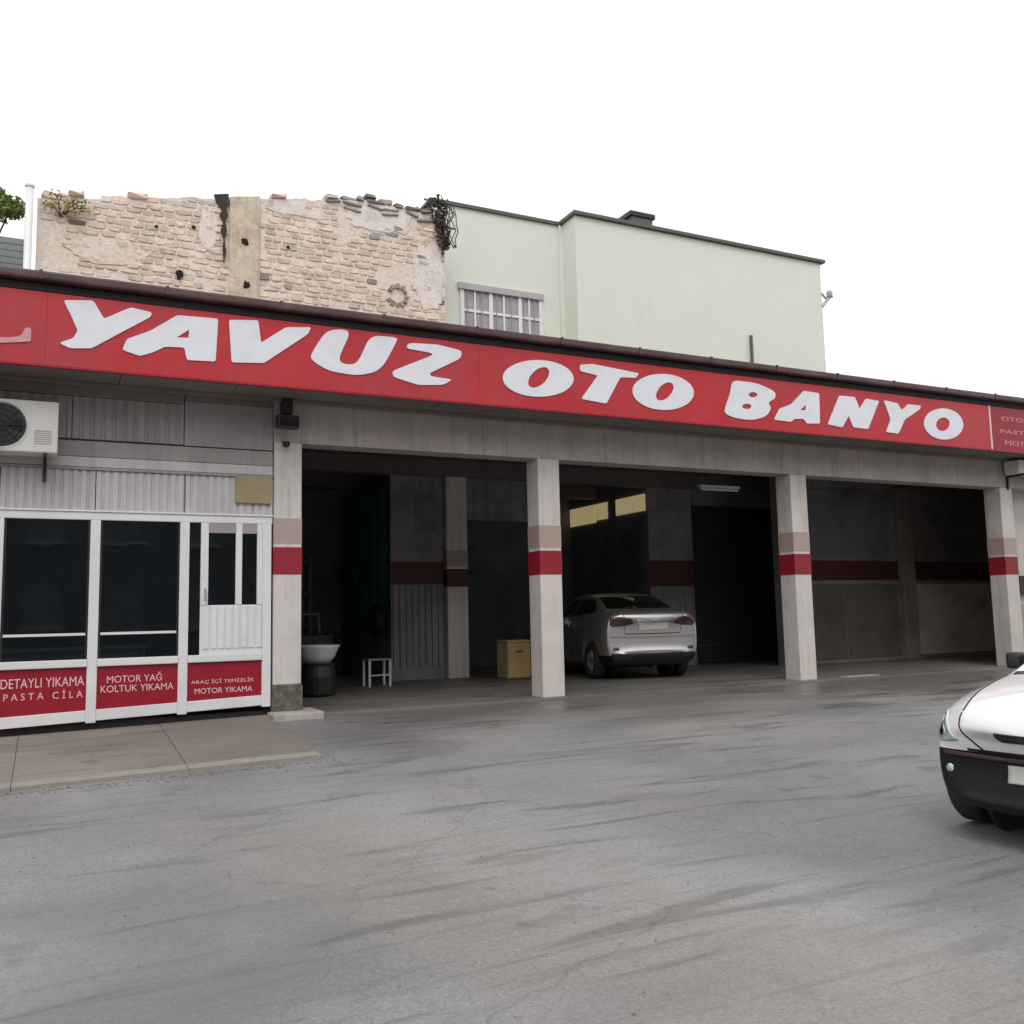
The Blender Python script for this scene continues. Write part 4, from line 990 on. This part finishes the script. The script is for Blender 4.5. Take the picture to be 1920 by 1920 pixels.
def patch(name, outline, axis, bvh, mat, parent, off=0.006, skirt=0.012, edge=0.05):
    """lay a flat outline on the body skin: axis 'f' front, 'r' rear, 't' top, 'l' left, 'k' right"""
    bm = bmesh.new(); fv = [bm.verts.new((a, b, 0)) for a, b in outline]; bm.faces.new(fv)
    bmesh.ops.triangulate(bm, faces=list(bm.faces))
    for _ in range(7):
        long_ = [e for e in bm.edges if e.calc_length() > edge]
        if not long_: break
        bmesh.ops.subdivide_edges(bm, edges=long_, cuts=1); bmesh.ops.triangulate(bm, faces=list(bm.faces))
    bad = []
    for v in bm.verts:
        a, b = v.co.x, v.co.y
        o_, d_ = {'f': (Vector((9, a, b)), Vector((-1, 0, 0))), 'r': (Vector((-9, a, b)), Vector((1, 0, 0))), 't': (Vector((a, b, 9)), Vector((0, 0, -1))),
                  'l': (Vector((a, 9, b)), Vector((0, -1, 0))), 'k': (Vector((a, -9, b)), Vector((0, 1, 0)))}[axis]
        h, nrm, _, _ = bvh.ray_cast(o_, d_)
        if h is None: bad.append(v); continue
        v.co = h + nrm * off
    if bad: bmesh.ops.delete(bm, geom=bad, context='VERTS')
    bnd = [e for e in bm.edges if len(e.link_faces) == 1]
    ex = bmesh.ops.extrude_edge_only(bm, edges=bnd)
    cen = Vector((0, 0, 0.6))
    for v in [g for g in ex['geom'] if isinstance(g, bmesh.types.BMVert)]:
        h, nrm, _, _ = bvh.find_nearest(v.co); v.co = h - nrm * (skirt - off)
    bmesh.ops.recalc_face_normals(bm, faces=list(bm.faces))
    me = bpy.data.meshes.new(name); bm.to_mesh(me); bm.free()
    for p in me.polygons: p.use_smooth = True
    me.materials.append(mat)
    return place(name, me, (0, 0, 0), parent, True)

def wheel(parent, x, y, r=0.305, side=1):
    bm = bmesh.new()
    prof = [(r * .62, -.095), (r * .93, -.10), (r, -.075), (r, .075), (r * .93, .10), (r * .62, .095), (r * .6, 0.06), (r * .6, -.06)]
    n = 32; rings = [[bm.verts.new((pr * math.cos(2 * math.pi * i / n), ph, pr * math.sin(2 * math.pi * i / n))) for i in range(n)] for pr, ph in prof]
    for k_ in range(len(prof)):
        for i in range(n): bm.faces.new((rings[k_][i], rings[k_][(i + 1) % n], rings[(k_ + 1) % len(prof)][(i + 1) % n], rings[(k_ + 1) % len(prof)][i]))
    bmesh.ops.translate(bm, verts=list(bm.verts), vec=(x, y, r))
    wh = mk('wheel', bm, MT['rubber'], parent, smooth=True, local=True, origin=(x, y, r))
    bm = bmesh.new(); s = side * 0.055
    lathe(bm, [(r * .6, s), (r * .56, s + side * .02), (r * .5, s), (r * .15, s - side * .005), (r * .13, s + side * .015), (0, s + side * .015)], (0, 0, 0), 28, 'y')
    for k_ in range(5):
        a = k_ * 2 * math.pi / 5
        v = box(bm, r * .14, r * .56, -.012, .018, -.028, .028)
        bmesh.ops.rotate(bm, verts=v, cent=(0, 0, 0), matrix=Matrix.Rotation(a, 3, 'Y')); bmesh.ops.translate(bm, verts=v, vec=(0, s, 0))
    rim = mk('rim', bm, MT['metal'], None, origin=(0, 0, 0)); rim.parent = wh; rim.location = (0, 0, 0)

def build_car(name, label, loc, rz, rows, paint, wheels_x, bumper_z, blackbump, details):
    T = thing(name, label, 'car', loc, rz)
    sk = car_skin(rows); full = bake(sk)
    bmf = bmesh.new(); bmf.from_mesh(full); bvh = BVHTree.FromBMesh(bmf); bmf.free()
    body = bpy.data.objects.new('tmp_body', full); COL.objects.link(body)
    cut = bmesh.new()
    for wx in wheels_x: cyl(cut, (wx, -1.2, 0.32), (wx, -0.55, 0.32), 0.36, n=40); cyl(cut, (wx, 0.55, 0.32), (wx, 1.2, 0.32), 0.36, n=40)
    bmesh.ops.recalc_face_normals(cut, faces=list(cut.faces))
    cme = bpy.data.meshes.new('cut'); cut.to_mesh(cme); cut.free(); co = bpy.data.objects.new('cut', cme); COL.objects.link(co)
    md = body.modifiers.new('b', 'BOOLEAN'); md.operation = 'DIFFERENCE'; md.object = co; md.solver = 'EXACT'
    me = bake(body); bpy.data.objects.remove(co)
    bm = bmesh.new(); bm.from_mesh(me)
    geom = list(bm.verts) + list(bm.edges) + list(bm.faces)
    bmesh.ops.bisect_plane(bm, geom=geom, plane_co=(0, 0, bumper_z), plane_no=(0, 0, 1))
    xf, xr = wheels_x[0] + 0.30, wheels_x[1] - 0.30
    for xx in (xf, xr):
        bmesh.ops.bisect_plane(bm, geom=list(bm.verts) + list(bm.edges) + list(bm.faces), plane_co=(xx, 0, 0), plane_no=(1, 0, 0))
    def take(test):
        b2 = bm.copy(); bmesh.ops.delete(b2, geom=[f for f in b2.faces if not test(f.calc_center_median())], context='FACES'); return b2
    isf = lambda c: c.z < bumper_z and c.x > xf
    isr = lambda c: c.z < bumper_z and c.x < xr
    for nm, test, mt in (('body', lambda c: not isf(c) and not isr(c), paint), ('front_bumper', isf, MT['bumper'] if blackbump else paint), ('rear_bumper', isr, MT['bumper'] if blackbump else paint)):
        b2 = take(test); m2 = bpy.data.meshes.new(nm); b2.to_mesh(m2); b2.free()
        for p in m2.polygons: p.use_smooth = True
        m2.materials.clear(); m2.materials.append(mt)
        place(nm, m2, (0, 0, 0), T, True)
    bm.free()
    hw = max(r_[1] for r_ in rows)
    for wx in wheels_x:
        wheel(T, wx, hw - 0.11, side=1); wheel(T, wx, -hw + 0.11, side=-1)
    for s in (-1, 1):
        for wx in wheels_x:
            bm = bmesh.new(); cyl(bm, (wx, s * 0.535, 0.33), (wx, s * 0.5, 0.33), 0.37, n=24); mk('wheel_well', bm, MT['black'], T, local=True)
    details(T, bvh)
    return T

def strip(pts, w_):
    """thin ribbon outline around a polyline"""
    L_, R_ = [], []
    for i, p in enumerate(pts):
        a, b = pts[max(0, i - 1)], pts[min(len(pts) - 1, i + 1)]; d = Vector((b[0] - a[0], b[1] - a[1])).normalized()
        L_.append((p[0] - d.y * w_ / 2, p[1] + d.x * w_ / 2)); R_.append((p[0] + d.y * w_ / 2, p[1] - d.x * w_ / 2))
    return L_ + R_[::-1]
def mirror(o): return [(-a, b) for a, b in o][::-1]

# x, w, bottom, mid, belt z, belt w, rail y, rail z, centre z, bow
hatch = [
    (2.00, .70, .30, .46, .63, .60, .46, .67, .69, .22), (1.97, .76, .22, .46, .69, .67, .50, .74, .765, .24), (1.87, .80, .19, .48, .755, .725, .55, .815, .845, .20),
    (1.58, .835, .18, .52, .84, .77, .60, .90, .93, .08), (1.20, .845, .18, .55, .905, .79, .63, .965, .995, .03), (0.95, .845, .18, .57, .94, .795, .65, 1.0, 1.03, .02),
    (0.82, .845, .18, .57, .95, .795, .66, 1.03, 1.06, .04), (0.18, .845, .18, .57, .945, .79, .60, 1.36, 1.40, .05), (0.0, .845, .18, .57, .95, .79, .585, 1.405, 1.44, .02),
    (-.7, .845, .18, .57, .96, .79, .58, 1.425, 1.465, 0), (-1.35, .84, .18, .57, .97, .785, .57, 1.39, 1.43, -.02), (-1.70, .83, .19, .56, .98, .77, .60, 1.15, 1.18, -.06),
    (-1.90, .80, .20, .54, .95, .74, .58, 1.0, 1.02, -.12), (-1.98, .76, .22, .5, .85, .70, .5, .9, .91, -.14), (-2.0, .70, .3, .5, .75, .62, .45, .8, .81, -.14)]
def hatch_details(T, bvh):
    sc_ = [(.52, .985), (.62, 1.02), (.60, 1.08), (.545, 1.30), (.40, 1.355), (0, 1.375)]
    ws = [(y, z) for y, z in sc_[::1]]
    patch('windscreen', [(y, z) for y, z in ((-.60, 1.04), (0, 1.075), (.60, 1.04), (.55, 1.31), (0, 1.365), (-.55, 1.31))], 'f', bvh, MT['carglass'], T, 0.004)
    lamp = [(.57, .62), (.66, .605), (.74, .60), (.785, .62), (.80, .70), (.79, .775), (.755, .80), (.70, .765), (.63, .69)]
    for o_ in (lamp, mirror(lamp)): patch('headlight', o_, 'f', bvh, MT['lamp'], T, 0.006, 0.02, 0.025)
    patch('grille', [(-.27, .66), (-.25, .642), (.25, .642), (.27, .66), (.27, .685), (.25, .705), (-.25, .705), (-.27, .685)], 'f', bvh, MT['black'], T, 0.006, 0.02, 0.03)
    for s_ in (1, -1):
        for (cy, cz, r_) in ((.715, .665, .042), (.755, .735, .028)):
            patch('lamp_reflector', [(s_ * (cy + r_ * math.cos(a * .524)), cz + r_ * math.sin(a * .524)) for a in range(12)][::s_], 'f', bvh, MT['chrome'], T, 0.0085, 0.01, 0.02)
    patch('number_plate', [(-.26, .38), (.26, .38), (.26, .49), (-.26, .49)], 'f', bvh, MT['plate'], T, 0.012, 0.02)
    patch('lower_intake', [(-.55, .26), (.55, .26), (.52, .34), (-.52, .34)], 'f', bvh, MT['hole'], T, 0.004, 0.01)
    fog = [(.665 + .028 * math.cos(a * .6283), .43 + .028 * math.sin(a * .6283)) for a in range(10)]
    for o_ in (fog, mirror(fog)): patch('fog_lamp', o_, 'f', bvh, MT['lamp'], T, 0.005, 0.015, 0.03)
    patch('bumper_trim', strip([(-.70, .535), (-.3, .525), (.3, .525), (.70, .535)], .022), 'f', bvh, MT['gutter'], T, 0.012, 0.02)
    for s in (1, -1):
        patch('bonnet_seam', [(x, y * s) for x, y in strip([(1.76, .548), (1.70, .558), (1.55, .59), (1.4, .62), (1.1, .66), (.93, .675)], .012)][::s], 't', bvh, MT['hole'], T, 0.0025, 0.004)
    for s in (1, -1):
        patch('bonnet_front_seam', [(y * s, z) for y, z in strip([(.41, .572), (.44, .60), (.50, .66), (.535, .73), (.55, .80)], .012)][::s], 'f', bvh, MT['hole'], T, 0.0025, 0.004, 0.02)
    patch('bumper_slot', strip([(-.52, .566), (0, .562), (.52, .566)], .016), 'f', bvh, MT['hole'], T, 0.004, 0.006)
    patch('wiper', strip([(.90, -.50), (.83, -.2), (.80, .1)], .022), 't', bvh, MT['black'], T, 0.018, 0.02)
    patch('cowl', [(.955, -.62), (.955, .62), (.87, .64), (.87, -.64)], 't', bvh, MT['black'], T, 0.003, 0.006)
    for ax in 'lk':
        patch('side_window', [(.52, 1.02), (-.35, 1.03), (-.35, 1.34), (.02, 1.32), (.22, 1.25)], ax, bvh, MT['carglass'], T, 0.004)
        patch('side_window', [(-.42, 1.03), (-1.30, 1.05), (-1.18, 1.30), (-.42, 1.34)], ax, bvh, MT['carglass'], T, 0.004)
        patch('door_seam', strip([(.72, .97), (.70, .6), (.62, .3)], .01), ax, bvh, MT['hole'], T, 0.002, 0.004)
        patch('door_seam', strip([(-.38, 1.0), (-.38, .6), (-.40, .28)], .01), ax, bvh, MT['hole'], T, 0.002, 0.004)
        patch('door_handle', [(-.30, .84), (-.14, .85), (-.14, .88), (-.30, .87)], ax, bvh, MT['black'], T, 0.02, 0.02)
    for s in (1, -1):
        bm = bmesh.new(); box(bm, .22, .34, s * .88, s * 1.0, 1.0, 1.13); mk('wing_mirror', bm, MT['black'], T, 0.03, smooth=True, local=True)
        bm = bmesh.new(); box(bm, .25, .31, s * .74, s * .90, 1.01, 1.04); mk('mirror_stalk', bm, MT['black'], T, local=True)
    patch('rear_window', [(-.5, 1.08), (.5, 1.08), (.45, 1.34), (-.45, 1.34)], 'r', bvh, MT['carglass'], T, 0.004)
    tl = [(.52, .70), (.68, .70), (.68, .95), (.58, .95)]
    for o_ in (tl, mirror(tl)): patch('tail_light', o_, 'r', bvh, MT['taillamp'], T, 0.006)
_hd = math.radians(-172)
build_car('parked_car', 'white hatchback with black front bumper at the right edge of the road', (1.25, -6.93, gz(1.0, -6.9) + 0.01), _hd, hatch, MT['paint'], (1.27, -1.22), 0.555, True, hatch_details)

sedan = [
    (2.10, .66, .30, .46, .60, .58, .46, .63, .64, .20), (2.05, .76, .22, .48, .68, .68, .50, .72, .74, .22), (1.8, .81, .19, .5, .76, .74, .56, .80, .83, .12),
    (1.3, .84, .18, .55, .86, .78, .62, .90, .92, .04), (0.95, .845, .18, .57, .93, .79, .65, .97, .99, .02), (0.80, .845, .18, .57, .95, .79, .66, 1.02, 1.04, .03),
    (0.15, .845, .18, .57, .96, .785, .60, 1.37, 1.41, .04), (-.05, .845, .18, .57, .965, .785, .58, 1.41, 1.445, .02), (-.6, .845, .18, .57, .98, .785, .57, 1.41, 1.45, 0),
    (-1.0, .845, .18, .57, 1.0, .785, .57, 1.36, 1.39, 0), (-1.52, .84, .19, .57, 1.05, .78, .62, 1.15, 1.17, -.02), (-1.64, .835, .2, .57, 1.06, .775, .63, 1.12, 1.135, -.03),
    (-2.0, .82, .24, .58, 1.06, .74, .60, 1.11, 1.125, -.07), (-2.10, .80, .30, .60, 1.02, .72, .56, 1.075, 1.09, -.10), (-2.14, .77, .40, .62, .98, .70, .52, 1.02, 1.03, -.12), (-2.15, .70, .44, .62, .9, .62, .45, .94, .95, -.12)]
def sedan_details(T, bvh):
    patch('rear_window', [(-.58, 1.15), (.58, 1.15), (.50, 1.36), (-.50, 1.36)], 'r', bvh, MT['carglass'], T, 0.004)
    tl = [(.34, .90), (.50, .87), (.70, .86), (.745, .89), (.73, 1.0), (.60, 1.02), (.40, .99)]
    for o_ in (tl, mirror(tl)): patch('tail_light', o_, 'r', bvh, MT['taillamp'], T, 0.008, 0.02, 0.03)
    patch('number_plate', [(-.26, .80), (.26, .80), (.26, .91), (-.26, .91)], 'r', bvh, MT['plate'], T, 0.012, 0.02)
    patch('plate_trim', strip([(-.32, .955), (.32, .955)], .022), 'r', bvh, MT['chrome'], T, 0.012, 0.02)
    patch('boot_seam', strip([(-.52, 1.04), (-.48, .74), (.48, .74), (.52, 1.04)], .014), 'r', bvh, MT['hole'], T, 0.003, 0.006)
    patch('bumper_step', strip([(-.72, .70), (-.3, .69), (.3, .69), (.72, .70)], .03), 'r', bvh, MT['clad2'], T, 0.012, 0.02)
    rf = [(.60, .48), (.70, .48), (.70, .53), (.60, .53)]
    for o_ in (rf, mirror(rf)): patch('reflector', o_, 'r', bvh, MT['taillamp'], T, 0.006)
    patch('lower_valance', [(-.70, .20), (.70, .20), (.73, .43), (-.73, .43)], 'r', bvh, MT['black'], T, 0.006)
    patch('windscreen', [(-.60, 1.04), (.60, 1.04), (.54, 1.33), (-.54, 1.33)], 'f', bvh, MT['carglass'], T, 0.004)
    hl = [(.42, .60), (.70, .60), (.72, .70), (.50, .69)]
    for o_ in (hl, mirror(hl)): patch('headlight', o_, 'f', bvh, MT['lamp'], T)
    for ax in 'lk':
        patch('side_window', [(.50, 1.02), (-.30, 1.04), (-.30, 1.35), (.0, 1.33), (.20, 1.25)], ax, bvh, MT['carglass'], T, 0.004)
        patch('side_window', [(-.36, 1.04), (-1.35, 1.10), (-1.05, 1.30), (-.36, 1.35)], ax, bvh, MT['carglass'], T, 0.004)
        patch('door_seam', strip([(-.33, 1.0), (-.33, .6), (-.35, .28)], .01), ax, bvh, MT['hole'], T, 0.002, 0.004)
        patch('door_handle', [(-.25, .86), (-.08, .87), (-.08, .90), (-.25, .89)], ax, bvh, MT['paint2'], T, 0.02, 0.02)
    for s in (1, -1):
        bm = bmesh.new(); box(bm, .42, .56, s * .84, s * 1.0, .99, 1.13); mk('wing_mirror', bm, MT['paint2'], T, 0.03, smooth=True, local=True)
build_car('saloon_car', 'white saloon car seen from behind, parked inside the second bay', (3.20, 3.72, 0.02), math.radians(79), sedan, MT['paint2'], (1.30, -1.30), 0.40, True, sedan_details)

# ------------------------------------------------------------------ unseen houses added across the street to darken reflections and front light
for i, (x0, x1, h_, col, lab) in enumerate(((-46, -27, 9.5, (0.34, 0.3, 0.27), 'unseen brown house across the street, far left of the row'), (-26.6, -11, 12, (0.42, 0.39, 0.36), 'unseen tall beige house across the street, left of centre'),
        (-10.6, 3, 8.5, (0.25, 0.25, 0.27), 'unseen low grey house across the street facing the office'), (3.4, 20, 11, (0.38, 0.33, 0.3), 'unseen tan house across the street facing the bays'), (20.4, 44, 9, (0.3, 0.31, 0.32), 'unseen grey house across the street, far right of the row'))):
    HS = thing('unseen_street_house', lab, 'house', ((x0 + x1) / 2, -27, -0.45), group='unseen houses across the street')
    bx('wall', x0, x1, -34, -25, -0.45, h_, M('unseen_house_wall', col, 0.85, 0.08), HS)
    bx('roof', x0 - 0.3, x1 + 0.3, -34.3, -24.6, h_ + 0.001, h_ + 0.3, MT['roofred'], HS)
    x = x0 + 1.2
    while x < x1 - 2:
        z_ = 1.0
        while z_ < h_ - 2:
            wv_ = bx('window', x, x + 1.2, -24.99, -24.96, z_, z_ + 1.5, MT['winglass'], HS)
            bx('sill', x - 0.1, x + 1.3, -24.995, -24.85, z_ - 0.1, z_ - 0.002, MT['pvc'], wv_)
            z_ += 3.0
        x += 2.6

# ------------------------------------------------------------------ loose grit and crumbs of stone on the forecourt
rg = random.Random(77); bm = bmesh.new()
for i in range(900):
    m_ = rg.random()
    if m_ < 0.45: x, y = rg.uniform(-9, -3.6), -2.40 - abs(rg.gauss(0, 0.10))
    elif m_ < 0.6: x, y = rg.choice((0.0, 4.46, 9.4)) + rg.gauss(0, 0.35), -0.14 - abs(rg.gauss(0, 0.12))
    else: x, y = rg.uniform(-8, 8), rg.uniform(-8.5, -0.3)
    if x < -3.7 and y > -2.38: continue
    r_ = rg.uniform(0.003, 0.011) if m_ < 0.6 else rg.uniform(0.003, 0.008)
    c = Vector((x, y, gz(x, y) + r_ * 0.5 + 0.012 * mnoise.noise(Vector((x * 0.9, y * 0.9, 3.1)))))
    vs = [bm.verts.new(c + Vector((r_ * a * rg.uniform(.6, 1.3), r_ * b * rg.uniform(.6, 1.3), r_ * d * rg.uniform(.5, 1.0)))) for a, b, d in ((1, 0, 0), (-1, 0, 0), (0, 1, 0), (0, -1, 0), (0, 0, 1), (0, 0, -1))]
    for f in ((0, 2, 4), (2, 1, 4), (1, 3, 4), (3, 0, 4), (2, 0, 5), (1, 2, 5), (3, 1, 5), (0, 3, 5)): bm.faces.new([vs[k] for k in f])
g_ = mk('grit', bm, M('grey_brown_grit', (0.24, 0.21, 0.18), 0.9, 0.4, 30), origin=(0, -2, -0.2))
tag(g_, 'loose grit and stone crumbs scattered over the forecourt', 'grit', kind='stuff')
